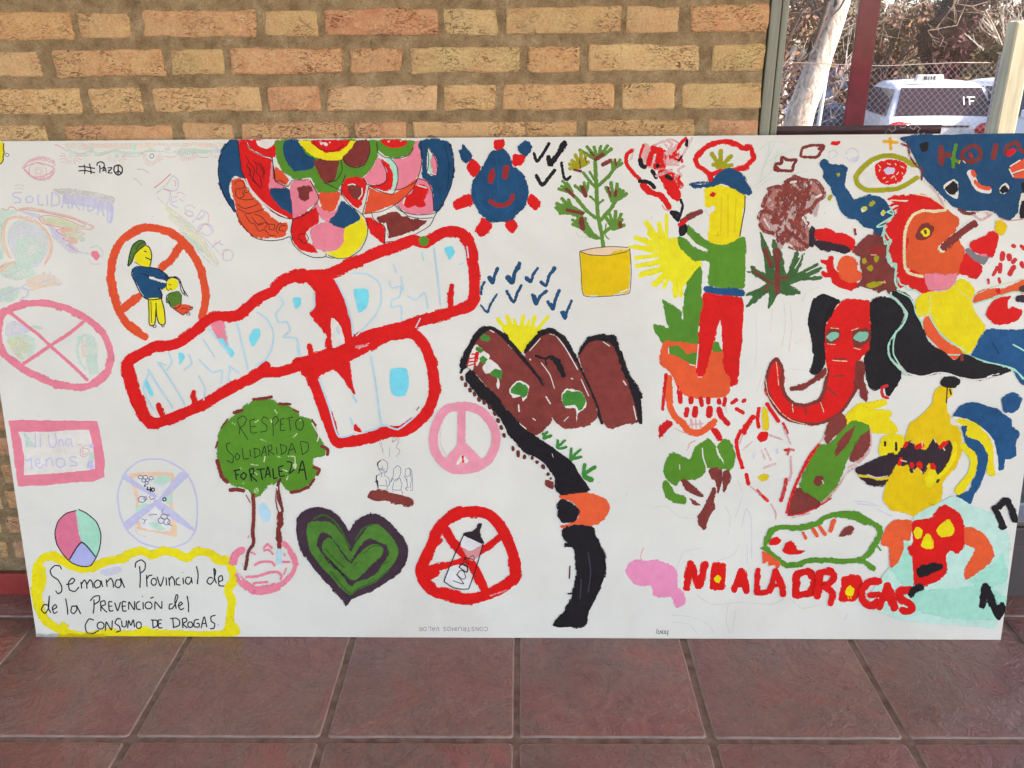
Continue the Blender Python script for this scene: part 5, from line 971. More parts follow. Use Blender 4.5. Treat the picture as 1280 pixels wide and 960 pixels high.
S('mintp',1.4,'1000,20 950,40 1010,75 850,180 870,190 940,170'); S('mintp',2.2,'920,190 915,290 930,360 990,320 950,430 980,480 960,540 1040,560 1000,590'); S('mintp',2.6,'1040,560 1035,640 1030,740 1060,800'); S('mintp',2,'1060,700 1080,760 1130,780 1160,820 1230,820 1270,850')
M('elephant_painting','red elephant head with black ears, mint eyes and a raised trunk')
V(940,340,4.8)
F('black','340,250 365,170 420,130 470,145 525,175 480,250 445,320 440,440 440,550 400,610 360,610 350,590 370,500 350,380 335,310')
U('black_ear')
F('black','705,190 760,155 830,155 890,200 910,260 890,320 850,370 820,420 815,500 870,560 895,610 880,660 830,740 805,740 790,690 740,705 700,690 680,600 670,520 700,430 710,330',r=.5)
U('head_and_trunk')
F('red','530,185 600,160 700,175 705,200 705,330 700,450 640,540 620,700 580,770 540,830 440,900 350,915 230,885 150,830 90,740 80,660 100,570 140,515 185,560 190,700 240,780 310,795 400,770 440,700 450,590 440,480 440,330 480,240')
S('brown',4,'145,520 120,540 95,600 85,680 110,760 160,840 230,890 340,910 430,900 520,850 570,790 620,710'); S('brown',4.6,'150,520 180,580 180,680 200,740 250,790 320,800 400,770 430,720 450,620 450,580',r=.5)
U('eye')
F('brown','445,370 450,345 490,338 520,350 525,390 490,425 445,435'); F('minteye','442,390 480,360 520,365 515,395 470,415'); F('brown','600,360 650,340 700,350 710,400 660,445 610,440'); F('minteye','605,395 640,360 695,360 690,400 650,420')
U('tusk')
S('brown',6,'235,700 300,690 370,650 445,590'); F('brown','620,540 665,545 670,640 690,720 685,775 650,750 640,700 615,720'); S('brown',2.4,'490,520 560,520'); S('brown',2,'490,625 555,620'); S('brown',2.4,'450,690 500,740'); S('brown',1.4,'240,800 240,840'); S('brown',3,'320,820 325,850'); S('brown',1.4,'410,770 425,830')
for s_ in ('440,540 450,600 430,640','470,335 520,340','480,530 570,535','595,350 640,335','610,455 650,465','80,640 100,740 170,840','145,540 160,680','410,780 430,840','240,790 245,840','445,310 480,240 520,190','640,530 665,530','180,850 240,890 330,915','450,430 500,435'): S('peachm',.8,s_,r=1)
for s_ in ('20,250 30,420 20,560','120,220 110,350','190,180 200,300 180,450','230,200 240,330 220,480','300,180 330,120 400,90','220,580 320,590','260,430 320,400','60,620 30,720'): S('peachc',.6,s_)
F('black','510,180 490,230 450,300 440,280 480,210')
M('black_snake_painting','thick black snake body with mint outlines ending under the blue body')
V(1080,300,5.333)
F('black','190,340 260,350 310,390 340,440 350,500 380,560 410,640 450,700 530,740 600,800 660,760 760,800 880,830 975,870 900,900 780,935 640,910 520,880 400,905 300,890 240,830 180,780 160,720 190,650 240,590 290,500 270,450 220,390 180,365',r=.4)
S('mintp',2.4,'180,350 180,370 240,430 285,490 260,560 200,630 160,710 175,790 240,860 280,900'); S('mintp',1.6,'220,340 300,380 330,430 345,490 390,560'); S('mintp',1.4,'215,600 195,680 195,760 235,830'); S('wht',1.4,'260,880 380,910 480,885 560,890 680,930 800,925 900,890',r=.6); S('mintp',1.3,'790,810 900,830 1000,860 1060,930'); S('black',1,'180,660 175,740'); S('wht',2.5,'820,915 860,900'); S('black',1,'850,905 920,895')
S('brown',4,'650,760 652,800')
V(1050,460,5.052)
M('spark_painting','yellow patch and a small red hook behind the black ear')
S('redp2',4,'300,110 265,125 270,175 305,190'); S('black',3,'290,150 310,160')
S('yellow2',9,'60,300 120,250 200,240 280,215',r=.7); S('yellow2',9.5,'80,320 180,290 310,290',r=.7); S('yellow2',9.5,'60,340 180,340 280,330 340,400'); F('yellow2','40,290 130,230 200,280 300,360 350,410 200,410 110,360 30,360')
M('wine_bottle_painting','big mustard yellow bottle with a black jagged mouth and a black stopper')
F('yellow2','245,500 270,440 330,420 400,430 400,560 350,610 280,580 245,540'); S('black',3,'283,465 283,490'); S('black',3,'352,470 352,520')
F('blackp','95,640 160,600 250,560 310,540 360,545 400,520 400,640 330,690 290,735 200,740 130,700 110,670'); S('mustardp',3.2,'120,680 190,685 240,700 320,690'); S('lavw',.8,'170,670 230,690 300,680')
F('mustard','640,115 700,120 710,160 675,200 680,290 730,350 765,420 765,520 730,620 650,720 640,800 620,870 590,940 510,955 400,910 320,890 270,830 290,740 340,640 400,500 410,430 450,350 530,280 580,220 600,150')
U('bottle_stopper')
F('black','630,85 660,55 720,60 750,85 730,120 680,125 640,110'); S('black',1.6,'675,120 670,220'); S('black',1.4,'690,130 700,170'); S('mustardd',.8,'555,855 620,870')
U('jagged_mouth')
F('blackp','350,600 370,540 410,480 440,460 480,500 540,520 590,440 620,500 690,460 710,500 690,580 640,650 610,720 600,640 560,600 520,665 490,620 450,660 430,610 390,620',r=.7)
for s_,w_ in (('405,495 420,470',5),('480,500 520,485',6.5),('630,500 660,470',5),('650,490 675,465',4),('370,610 385,570',5),('450,600 455,625',5),('495,600 505,625',7),('580,610 590,635',7)): S('red',w_,s_,r=.8)
for s_ in ('440,465 470,470','515,460 520,500','590,440 605,470','650,500 660,520','460,640 470,655','380,580 420,590','500,640 520,660'): S('peachm',1.2,s_,r=1)
S('yellow2',5,'720,470 725,540 690,610 640,670 615,690'); F('yellow2','555,650 600,640 605,700 570,755 540,740'); S('yellow2',3,'560,670 570,690')
M('blue_fan_painting','dark blue scalloped shape with yellow bands and a separate blue blob')
F('navyl','710,300 760,240 850,215 930,240 990,255 1020,290 1080,320 1085,370 1125,410 1110,470 1110,550 1070,575 1035,580 1030,640 990,645 975,610 960,520 920,430 860,390 800,360 720,320')
F('navyl','1015,200 1040,175 1090,160 1145,190 1130,250 1090,285 1040,270')
S('wht',11,'710,330 800,350 880,400 940,460 965,560 970,660'); F('yellow2','715,325 780,325 850,345 895,375 880,385 930,430 965,500 970,600 975,670 935,665 930,600 915,520 860,450 800,420 760,380 770,360'); S('yellow2',9,'775,490 830,540 845,600 820,680 740,780')
F('navyl','765,370 800,365 790,430 860,450 910,500 930,590 900,700 850,790 825,855 770,845 740,805 810,770 850,690 870,600 850,530 800,490 780,430')
M('green_snake_painting','green pointed fish shaped head with brown stripes inside a rough red outline')
V(900,480,5.333)
F('brownp','700,310 740,240 810,195 840,230 830,290 760,350 720,400 700,380',r=.7); F('brownp','860,500 900,400 985,270 1000,400 950,480 880,520'); F('brownp','540,690 660,780 650,820 550,860 450,880 470,780 500,710')
F('green','540,640 580,560 620,450 660,410 730,400 790,330 850,270 900,245 990,270 985,310 920,350 880,440 820,570 780,680 720,760 680,785 600,740 540,690'); F('brownp','770,490 765,440 830,340 900,275 870,360 810,440'); F('brownp','620,650 640,610 680,610 690,645 655,680 630,670')
S('red',3.4,'660,400 590,490 540,590 500,680 460,790 445,860',r=1); S('red',2.6,'640,430 560,560 510,650',r=1); S('redp2',2.2,'450,875 550,860 660,810 740,760',r=1); S('redc',2.4,'680,790 780,690 840,600 920,530 1000,450'); S('redc',2,'1000,290 1005,420 940,500 850,560'); S('redc',2,'700,340 660,400'); S('wht',1,'680,640 690,665'); S('redc',1.5,'480,890 600,860')
M('pale_face_painting','pale face outlined in broken red strokes with yellow marks')
S('red',5,'140,310 110,380 120,460 150,560',r=.7); S('red',6,'225,215 180,270 160,330',r=.8); S('red',4.6,'260,160 250,230 258,290',r=.8); F('mustardp','285,150 320,190 325,300 285,300',r=.7); F('red','245,360 270,318 320,320 315,370 275,390',r=.5); S('red',5,'310,130 350,190 390,250',r=.8)
S('red',5,'175,600 190,670',r=.8); S('red',4,'245,710 320,780',r=.9); S('redp2',3.6,'420,260 450,330',r=.9); S('redp2',3.6,'430,440 490,440',r=1); S('redp2',3,'460,430 450,470',r=1); S('redc',2.6,'470,480 475,600 440,680'); S('redp2',4.4,'440,630 430,700 405,780',r=.9); S('redc',2.4,'330,340 420,370'); S('redc',2.4,'275,440 300,500'); S('redc',2.4,'300,430 340,510'); S('redc',3,'290,560 370,530'); S('redc',2.4,'340,800 370,860 370,900'); S('redc',1.4,'150,440 220,380'); S('redc',2,'200,680 260,730'); S('redc',2,'430,300 470,400'); S('redc',2,'150,340 130,400'); F('mustardp','250,620 280,600 325,605 320,635 280,650'); F('lavc','370,435 390,430 390,465 372,465'); F('lavc','215,465 235,460 230,500 218,495')
M('green_fruit_painting','green outlined watermelon like shape with red and orange seeds')
V(930,620,6.4)
S('green',6,'180,360 210,290 280,250 400,250 500,250 580,220 650,170 760,140 880,140 970,180 1060,240 1085,290 1060,370 1010,440 960,490',r=.5); S('green',6,'960,510 800,520 620,510 500,520 420,550 330,550 250,490 160,410',r=.5); S('green',8,'770,150 900,160 980,210'); S('green',3,'130,420 200,420',r=1); S('green',6,'970,530 1040,580'); S('green',4,'170,330 170,400'); S('green',2,'1060,390 1095,435',r=.8)
F('red','200,385 215,345 260,325 298,350 275,385 225,395'); F('red','310,440 330,380 370,362 400,385 430,430 495,432 440,465 350,460'); 
for s_,w_ in (('470,290 495,340',3.6),('550,260 585,320',4.6),('600,240 650,310',4.6),('720,190 690,280',5.4)): S('orangep',w_,s_,r=.5)
F('brownp','755,322 790,270 860,235 880,260 850,300 800,320'); F('orangep','145,440 190,460 280,520 290,550 260,590 245,550 200,560 190,520 150,540')
for s_ in ('-20,250 20,100 60,200 60,500','880,40 1000,50 1100,90','900,60 1040,75','1060,100 1180,160'): S('lavc',.8,s_)
M('mint_wash_painting','mint green wash of thin paint behind the red bull face')
V(1100,600,4.571)
F('mintw','330,130 420,90 520,140 640,190 700,270 740,340 720,640 660,840 560,835 300,820 100,790 20,760 -60,730 -50,640 60,480 120,350 200,200',r=.9)
F('mintw2','200,640 400,620 600,600 720,680 690,780 500,800 200,740',r=.8)
F('mintw2','120,350 200,400 240,560 150,600 60,500',r=.8); F('mintw2','500,560 640,480 700,420 720,560 600,620',r=.8)
M('no_a_la_drogas_lettering','red brush lettering NO A LA DROGAS')
V(840,680,4)
rl='red'
U('letter'); S(rl,7.7,'70,220 80,160 95,95'); S(rl,7.7,'90,95 115,160 130,215'); S(rl,8.3,'135,215 150,160 170,95'); S(rl,5.1,'60,222 85,225')
U('letter'); F(rl,'200,100 260,98 270,130 262,215 240,230 190,225 190,190',r=.5); F('yellow2','212,170 230,155 245,170 235,195 215,190')
U('letter'); S(rl,7.7,'310,235 345,130'); S(rl,8.3,'345,130 370,200 372,240'); S(rl,6.4,'330,205 365,205')
U('letter'); S(rl,6.4,'430,125 425,180 420,245'); S(rl,7.0,'420,245 475,240')
U('letter'); S(rl,6.4,'490,240 515,130'); S(rl,7.7,'515,130 545,200 555,255'); S(rl,5.1,'500,205 540,205')
U('letter'); S(rl,9.0,'625,145 615,260'); S(rl,8.3,'620,150 680,140 715,185 690,240 620,260')
U('letter'); S(rl,9.0,'740,140 725,265'); S(rl,7.7,'730,145 790,135 810,170 780,200 750,205 800,245 790,300')
U('letter'); F(rl,'850,165 930,160 950,200 930,270 900,290 835,280 845,220',r=.5); F('yellow2','870,225 890,205 912,230 900,260 870,255'); S('yellow2',.8,'880,262 883,275'); S('yellow2',.8,'893,260 896,275')
U('letter'); S(rl,8.3,'1040,185 980,190 950,230 950,280 990,310 1025,280'); S(rl,7.7,'985,255 1040,250')
U('letter'); S(rl,8.3,'1035,320 1075,200'); S(rl,9.0,'1075,200 1095,270 1110,325'); S(rl,5.1,'1050,275 1100,275')
U('letter'); S(rl,9.0,'1195,225 1140,235 1135,265 1190,300 1200,325 1165,335 1145,325')
M('red_bull_painting','red horned face with yellow eyes and a black mouth')
V(1100,600,4.571)
F('orange3','5,340 20,300 70,240 140,225 180,235 170,340 125,335 135,390 100,470 60,495 50,390 10,370'); F('orange3','480,270 540,280 610,330 650,410 630,460 580,510 490,570 480,520 530,430 540,390 480,360')
F('red','180,240 220,225 300,215 330,160 370,140 430,170 465,220 480,290 475,380 440,418 400,400 375,440 380,520 340,570 260,600 195,590 185,500 180,430 160,390 185,350')
F('yellow2','188,295 210,265 240,285 235,325 205,335'); F('yellow2','232,375 250,320 280,310 305,385 260,392'); F('yellow2','320,290 345,250 395,228 420,280 410,315 350,325'); F('black','210,500 260,485 350,475 355,505 300,530 230,550 208,535'); S('black',7,'170,655 200,620 240,610')
M('music_note_painting','upper black music note touching the right edge')
S('black',7.8,'650,155 680,210 700,260'); S('black',7.2,'670,155 715,115 750,170 775,225'); F('black','670,265 700,235 725,270 700,285 680,280'); F('black','745,215 770,190 790,240 755,240')
M('music_note_painting','lower black music note near the bottom right corner')
S('black',7.8,'580,720 590,660 600,600'); S('black',8.5,'600,600 630,680 670,770'); F('black','640,740 700,700 720,740 680,800 660,790')
F('mintc','725,370 745,355 745,400 728,400')
M('pencil_sketch_drawing','faint pencil curves on the blank lower right part of the board')
V(840,680,4)
for s_ in ('120,250 200,300 350,290 500,300 560,270','0,355 100,365 180,400 210,445','280,300 270,380 290,450','320,330 300,440','860,380 880,350','590,270 650,320 740,300','20,130 60,40 140,20','200,90 300,60 340,0','375,0 378,100','0,390 80,400 130,450'): S('greyc',.45,s_)
for mo in MOTIFS:
    par=None
    for name,vs_,fs_,mi_,keys in mo['subs']:
        if not vs_: 
            continue
        me=pyd(name or mo['name'],vs_,fs_,mi_)
        for k in keys: me.materials.append(paint(*k))
        ob=bpy.data.objects.new(name or mo['name'],me); COL.objects.link(ob)
        if par is None and name:
            par=bpy.data.objects.new(mo['name'],None); COL.objects.link(par); par.parent=board; par['label']=mo['label']; ob.parent=par
        elif par is None: ob.parent=board; par=ob
        else: ob.parent=par
        if ob.parent==board and mo['label']: ob['label']=mo['label']
print('layers',max(b_[4] for b_ in BOXES),'shapes',len(BOXES))
# crumpled paper flap at the lower left corner of the board
V(30,620,4.571)
m_paper=plain('wet_paper',(.62,.66,.62),.6,vary=.2,scale=30)
q=random.Random(4); bm=bmesh.new(); top=[uv(45+i*7.2,791+(i%3)*1.2) for i in range(13)]; bot=[uv(46+i*7.2,798.5+[0,1.2,2.5,3,2.2,3.2,4,4.6,4.4,4.2,3.0,.5,-3][i]) for i in range(13)]
g=[]
for k in range(4):
    g.append([bm.verts.new((a[0]+(c_[0]-a[0])*k/3,max(a[1]+(c_[1]-a[1])*k/3,-.008),.0016+.0018*k*(.4+q.random())*(1 if 1<i<11 else .3))) for i,(a,c_) in enumerate(zip(top,bot))])
for A,B in zip(g,g[1:]):
    for i in range(12): bm.faces.new((A[i],B[i],B[i+1],A[i+1])).material_index=1 if 3<i<12 else 0
bmesh.ops.solidify(bm,geom=bm.faces[:],thickness=.0003)
link('paper_flap',M2('flap',bm),[m_paper,paint('yellow',False)],board)
# ================= the car park beyond the glass =================
GZ=-.28
m_asph,n,b,o=mat('asphalt'); v=coords(n); n.links.new(ramp(n,noise(n,v,4,8,.7),[(.3,(.045,.044,.042)),(.7,(.085,.08,.075))]),b.inputs['Base Color']); b.inputs['Roughness'].default_value=.9; bump(n,b,noise(n,v,120),.4,.01)
link('ground',pyd('ground',[(-400,-400,GZ),(400,-400,GZ),(400,600,GZ),(-400,600,GZ)],[(0,1,2,3)]),m_asph,kind='structure')
bm=bmesh.new(); box(bm,(-9,-2.83,GZ-.05),(9,2.4,-.006),0); link('porch_base',M2('pb',bm),m_conc,kind='structure')
m_bounce=plain('bounce_concrete',(.40,.38,.33),.9,vary=.2,scale=6)
link('bounce_paving',pyd('bounce_paving',[(-14,-16,GZ+.25),(16,-16,GZ+.25),(16,-2.83,GZ+.25),(-14,-2.83,GZ+.25)],[(0,1,2,3)]),m_bounce,kind='structure')  # added out of view: pale sunlit ground bouncing warm light onto board and wall
m_dirt=plain('dry_grass',(.30,.24,.12),.95,vary=.4,scale=3)
link('verge',pyd('verge',[(-60,5.2,GZ+.006),(80,5.2,GZ+.006),(80,7.6,GZ+.006),(-60,7.6,GZ+.006)],[(0,1,2,3)]),m_dirt,kind='structure')
# ---- concrete post
m_post,n,b,o=mat('cream_post'); v=coords(n,(1,1,.15)); n.links.new(ramp(n,noise(n,v,30,5),[(.3,(.40,.37,.25)),(.7,(.56,.52,.36))]),b.inputs['Base Color']); b.inputs['Roughness'].default_value=.8; bump(n,b,noise(n,v,60),.3,.004)
m_barkd=plain('dark_bark',(.085,.05,.042),.95,vary=.4,scale=30,bmp=.6)
PY=4.5; pl,pr_=at(1257,100,PY),at(1283,100,PY); pt_=at(1262,26,PY)
t=thing('gate_post',((pl.x+pr_.x)/2,PY,GZ),'thick cream coloured concrete post in front of the parked cars','post')
hw=(pr_.x-pl.x)/2
bm=bmesh.new(); box(bm,(-hw,-.0,0),(hw,.09,pt_.z-GZ),.012); link('shaft',M2('post',bm),m_post,t)
# ---- chain link fence
m_wire=plain('galvanised_wire',(.30,.25,.23),.5,.6,bmp=0)
FY=6.6; fz1=at(1150,77,FY).z; fx0,fx1=at(940,100,FY).x,at(1250,100,FY).x
ft=thing('chain_link_fence',(fx0,FY,GZ),'wire mesh fence standing in front of the white taxi','fence')
bm=bmesh.new(); Hf=fz1-GZ; c=.036; 
def wire(bm,a,b_,r):
    a,b_=Vector(a),Vector(b_); d=(b_-a).normalized(); s=d.cross(Vector((0,1,0))).normalized()*r; y=Vector((0,r,0))
    A=[bm.verts.new(a+k) for k in (s,y,-s)]; B=[bm.verts.new(b_+k) for k in (s,y,-s)]
    for i in range(3): bm.faces.new((A[i],A[(i+1)%3],B[(i+1)%3],B[i]))
Wf=fx1-fx0; k=-Hf
zb=.75
while k<Wf:
    a0=max(0,-k); 
    x0_,x1_=max(k,0),min(k+Hf-zb,Wf)
    if x1_>x0_:
        wire(bm,(x0_,0,zb+x0_-k),(x1_,0,zb+x1_-k),.0009); wire(bm,(x0_,.003,Hf-(x0_-k)),(x1_,.003,Hf-(x1_-k)),.0009)
    k+=c*1.35
link('wire_mesh',M2('mesh',bm),m_wire,ft,kind='stuff')
bm=bmesh.new(); pts=[(i*.25,0,Hf+.01*math.sin(i*1.3)-.02*math.sin(i/10*math.pi)) for i in range(int(Wf/.25)+1)]; tube(bm,pts,.003,5); link('top_wire',M2('tw',bm),m_wire,ft)
for x in (0,Wf):
    bm=bmesh.new(); tube(bm,[(x,.03,0),(x,.03,Hf+.05)],.025,8); link('fence_post',M2('fp',bm),m_wire,ft)
# ---- cars
m_white=plain('white_car_paint',(.80,.80,.82),.25,vary=.02,bmp=0); m_blue=plain('dark_blue_car_paint',(.02,.03,.06),.2,bmp=0)
m_cg,n,b,o=mat('car_glass'); b.inputs['Base Color'].default_value=(.03,.018,.022,1); b.inputs['Roughness'].default_value=.08; b.inputs['Specular IOR Level'].default_value=.5
m_tyre=plain('tyre',(.015,.015,.015),.8); m_rim=plain('rim',(.35,.35,.36),.35,.8); m_lampr=plain('red_lamp',(.5,.02,.02),.2,bmp=0); m_lampw=plain('clear_lamp',(.75,.78,.78),.15,bmp=0); m_blk=plain('black_trim',(.02,.02,.02),.6); m_plate=plain('plate_white',(.7,.7,.68),.5)
def car(name,loc,rz,paint_,label,taxi=False):
    t=thing(name,loc,label,'car','cars parked behind the fence',rot=(0,0,rz))
    # stations: y, half width, belt height, roof height, roof half width
    st=[(-1.90,.70,.55,.55,.66),(-1.93,.76,.92,.93,.70),(-1.86,.79,.98,1.00,.70),(-1.50,.80,.99,1.40,.60),(-1.0,.81,.98,1.46,.61),(.0,.81,.96,1.47,.61),(.45,.81,.95,1.42,.60),(1.15,.80,.93,.96,.66),(1.60,.78,.84,.86,.62),(1.90,.72,.66,.67,.58)]
    bm=bmesh.new(); rings=[]
    for y,w_,zb_,zr,wr_ in st:
        h=[(w_*.9,.20),(w_,.32),(w_*1.01,(zb_+.32)/2),(w_,zb_-.05),(w_*.97,zb_),(wr_+.03,zb_+(zr-zb_)*.85),(wr_*.9,zr),(wr_*.5,zr+.015)]
        ring=[bm.verts.new((-a,y,z)) for a,z in h]+[bm.verts.new((0,y,zr+.02))]+[bm.verts.new((a,y,z)) for a,z in h[::-1]]
        rings.append(ring)
    for A,B in zip(rings,rings[1:]):
        for k in range(len(A)-1): bm.faces.new((A[k],A[k+1],B[k+1],B[k])).smooth=True
    bm.faces.new(rings[0]); bm.faces.new(rings[-1][::-1])
    link('body',M2('body',bm),paint_,t)
    def slab(nm,pts,m,th=.012):
        bm=bmesh.new(); f=bm.faces.new([bm.verts.new(p) for p in pts]); bm.normal_update(); r=bmesh.ops.extrude_face_region(bm,geom=[f]); 
        bmesh.ops.translate(bm,verts=[g for g in r['geom'] if isinstance(g,bmesh.types.BMVert)],vec=f.normal*th); bmesh.ops.recalc_face_normals(bm,faces=bm.faces[:]); return link(nm,M2(nm,bm),m,t)
    slab('rear_window',[(-.66,-1.868,1.02),(.67,-1.868,1.02),(.53,-1.53,1.39),(-.57,-1.53,1.39)],m_cg,.02)
    slab('windscreen',[(.60,1.12,1.0),(-.60,1.12,1.0),(-.50,.50,1.41),(.50,.50,1.41)],m_cg,.02)
    for s in (-1,1):
        for ya,yb,yc,yd in ((-1.76,-.62,-.62,-1.44),(-.55,.25,.18,-.55),(.30,.95,.42,.24)):
            p=[(s*.80,ya,1.01),(s*.80,yb,1.01),(s*.655,yc,1.37),(s*.655,yd,1.37)]
            slab('side_window',p if s>0 else p[::-1],m_cg,.012)
        bm=bmesh.new(); bmesh.ops.create_uvsphere(bm,u_segments=14,v_segments=8,radius=1); bmesh.ops.scale(bm,verts=bm.verts,vec=(.19,.07,.115)); bmesh.ops.translate(bm,verts=bm.verts,vec=(s*.60,-1.90,.83)); link('tail_light',M2('tl',bm),m_lampr,t,smooth=True)
        bm=bmesh.new(); bmesh.ops.create_uvsphere(bm,u_segments=14,v_segments=8,radius=1); bmesh.ops.scale(bm,verts=bm.verts,vec=(.17,.10,.085)); bmesh.ops.translate(bm,verts=bm.verts,vec=(s*.58,1.84,.68)); link('headlight',M2('hl',bm),m_lampw,t,smooth=True)
        for y in (-1.25,1.2):
            bm=bmesh.new(); bmesh.ops.create_cone(bm,cap_ends=True,segments=20,radius1=.30,radius2=.30,depth=.19,matrix=Matrix.Translation((s*.74,y,.30))@Matrix.Rotation(math.pi/2,4,'Y')); wh=link('wheel',M2('wh',bm),m_tyre,t)
            bm=bmesh.new(); bmesh.ops.create_cone(bm,cap_ends=True,segments=16,radius1=.19,radius2=.17,depth=.2,matrix=Matrix.Translation((s*.75,y,.30))@Matrix.Rotation(math.pi/2,4,'Y')); link('rim',M2('rim',bm),m_rim,wh)
        bm=bmesh.new(); box(bm,(s*.84-.05,.75,1.0),(s*.84+.05,.85,1.10),.02); link('mirror',M2('mi',bm),paint_,t)
    bm=bmesh.new(); box(bm,(-.70,-1.99,.38),(.70,-1.86,.56),.03); link('rear_bumper',M2('rb',bm),paint_,t)
    bm=bmesh.new(); box(bm,(-.70,1.84,.30),(.70,1.96,.48),.03); link('front_bumper',M2('fb',bm),paint_,t)
    bm=bmesh.new(); box(bm,(-.22,-1.955,.72),(.22,-1.94,.84),.004); link('number_plate',M2('np',bm),m_plate,t)
    bm=bmesh.new(); box(bm,(-.34,-1.952,.86),(.34,-1.93,.885),.004); link('trim',M2('tr',bm),m_blk,t)
    if taxi:
        bm=bmesh.new(); prism(bm,[(-.36,1.475),(.04,1.475),(.01,1.57),(-.33,1.57)],-1.42,-1.28,0,.008); sg=link('taxi_sign',M2('ts',bm),plain('taxi_sign_white',(.8,.8,.72),.5),t)
        bm=bmesh.new()
        for cx_,bars in ((-.09,((0,0,.012,.05),(.012,0,.02,.01),(.012,.02,.02,.01),(.012,.04,.02,.01),(.03,.003,.01,.02),(.03,.027,.01,.02))),(-.03,((0,0,.012,.05),)),(.005,((0,0,.012,.05),)),(.04,((0,0,.012,.05),(.012,0,.02,.01),(.012,.02,.016,.01),(.012,.04,.02,.01)))):
            for a_,b_,c_,d_ in bars: box(bm,(cx_+a_-.16,-1.425,1.498+b_),(cx_+a_+c_-.16,-1.419,1.498+b_+d_))
        link('sign_number',M2('sn',bm),m_blk,sg)
        bm=bmesh.new()
        for x0_,x1_,z0_,z1_ in ((.26,.275,1.16,1.27),(.31,.42,1.255,1.27),(.335,.35,1.16,1.255),(.35,.40,1.205,1.218)):
            yy=lambda z:-1.905+(z-1.02)*(.338/.37)
            bm.faces.new([bm.verts.new(p) for p in ((x0_,yy(z0_),z0_),(x1_,yy(z0_),z0_),(x1_,yy(z1_),z1_),(x0_,yy(z1_),z1_))])
        r=bmesh.ops.extrude_face_region(bm,geom=bm.faces[:]); bmesh.ops.translate(bm,verts=[g for g in r['geom'] if isinstance(g,bmesh.types.BMVert)],vec=(0,-.004,.002)); link('window_sticker',M2('wsk',bm),m_white,t)
    return t
CY=12.7
cxx=(at(1118,130,CY).x+at(1221,130,CY).x)/2
car('taxi_car',(cxx+.50,CY+1.75,GZ-.12),R(-12),m_white,'white hatchback taxi seen from behind with a white sign on its roof',True)
q_=at(1038,140,16); car('parked_car',(q_.x+.05,16+1.9,GZ+.16),R(172),m_blue,'dark blue car facing the door between the pale tree and the maroon bar')
q_=at(965,140,15); car('parked_car',(q_.x-.1,15+1.9,GZ),R(178),m_white,'white car half hidden behind the door frame, left of the pale tree')
q_=at(1356,150,10.5); car('parked_car',(q_.x+.72,10.5+1.95,GZ-.08),R(183),m_white,'white car standing right of the cream post, cut by the picture edge')
# ---- lamp pole
LY=10.5; a=at(1028,125,LY); b_=at(1043,30,LY); t=thing('lamp_pole',(a.x,LY,GZ),'slim white pole standing just right of the pale tree','pole')
bm=bmesh.new(); d=b_-a; tube(bm,[(d.x/d.z*(-a.z+GZ)*1.0,0,0),(0,0,a.z-GZ),(d.x,0,b_.z-GZ),(d.x*2,0,b_.z-GZ+d.z)],[.028,.024,.022,.02],8); link('shaft',M2('lp',bm),plain('white_pole',(.75,.74,.70),.5),t)
# ---- trees
m_palebark,n,b,o=mat('pale_bark'); v=coords(n,(1,1,.5)); f=noise(n,v,18,7,.7,.8)
n.links.new(ramp(n,f,[(.32,(.14,.085,.07)),(.46,(.42,.35,.29)),(.6,(.62,.57,.50))]),b.inputs['Base Color']); b.inputs['Roughness'].default_value=.9; bump(n,b,f,.8,.02)
def limb(bm,p0,d,L_,r,q,depth,bend=.5,mi=0):
    pts=[p0]; p=p0.copy(); dd=d.normalized(); k=5
    for i in range(k):
        dd=(dd+Vector((q.gauss(0,.14),q.gauss(0,.14),q.gauss(.03,.12)))*bend).normalized(); p=p+dd*L_/k; pts.append(p.copy())
    tube(bm,pts,[max(.0022,r*(1-.75*i/k)) for i in range(k+1)],5 if r<.03 else 7,mi,False)
    if depth>0:
        for j in range(q.choice((3,4,5))):
            i=q.randint(1,k); nd=(dd+Vector((q.uniform(-1,1),q.uniform(-1,1),q.uniform(-.4,.8)))*.9); limb(bm,pts[i],nd,L_*q.uniform(.4,.7),r*.45,q,depth-1,bend,mi)
TYY=8.2; pts=[at(x,y,TYY) for x,y in ((994,170),(1003,135),(1014,105),(1026,70),(1038,35),(1050,0),(1062,-50),(1078,-110))]
t0=pts[0].copy(); base=pts[0]+(pts[0]-pts[1]).normalized()*((pts[0].z-GZ)/(pts[0]-pts[1]).normalized().z*-1)
t=thing('bare_tree',(base.x,TYY,GZ),'leaning bare tree with a pale trunk right of the door frame','tree')
off=Vector((base.x,TYY,GZ)); q=random.Random(21)
bm=bmesh.new(); pp=[base-off]+[p-off for p in pts]; rr=[.20,.135,.128,.12,.112,.105,.098,.09,.08]; tube(bm,pp,rr,14); 
for v_ in bm.verts: v_.co+=Vector((.010*MN.noise(v_.co*6),.010*MN.noise(v_.co*6+Vector((9,0,0))),0))
tr_=link('trunk',M2('trunk',bm),m_palebark,t)
bm=bmesh.new()
def pb(l,r0,r1):
    P=[at(x,y,TYY-.12)-off for x,y in l]; tube(bm,P,[r0+(r1-r0)*i/(len(P)-1) for i in range(len(P))],6,0,False)
pb([(1040,-30),(1033,10),(1020,50),(1008,72),(996,82),(978,95)],.028,.012); pb([(1008,72),(995,88),(978,108)],.016,.006); pb([(1000,78),(985,82),(975,86)],.012,.005); pb([(1015,62),(1013,50),(1008,76)],.02,.02)
pb([(1030,8),(1008,18),(992,40),(978,66)],.012,.005); pb([(1018,-10),(1002,16),(985,50)],.014,.006); pb([(1032,10),(1012,16),(990,16),(976,24)],.010,.004); pb([(990,106),(980,112)],.008,.005); pb([(1058,-5),(1050,10),(1040,20)],.010,.006)
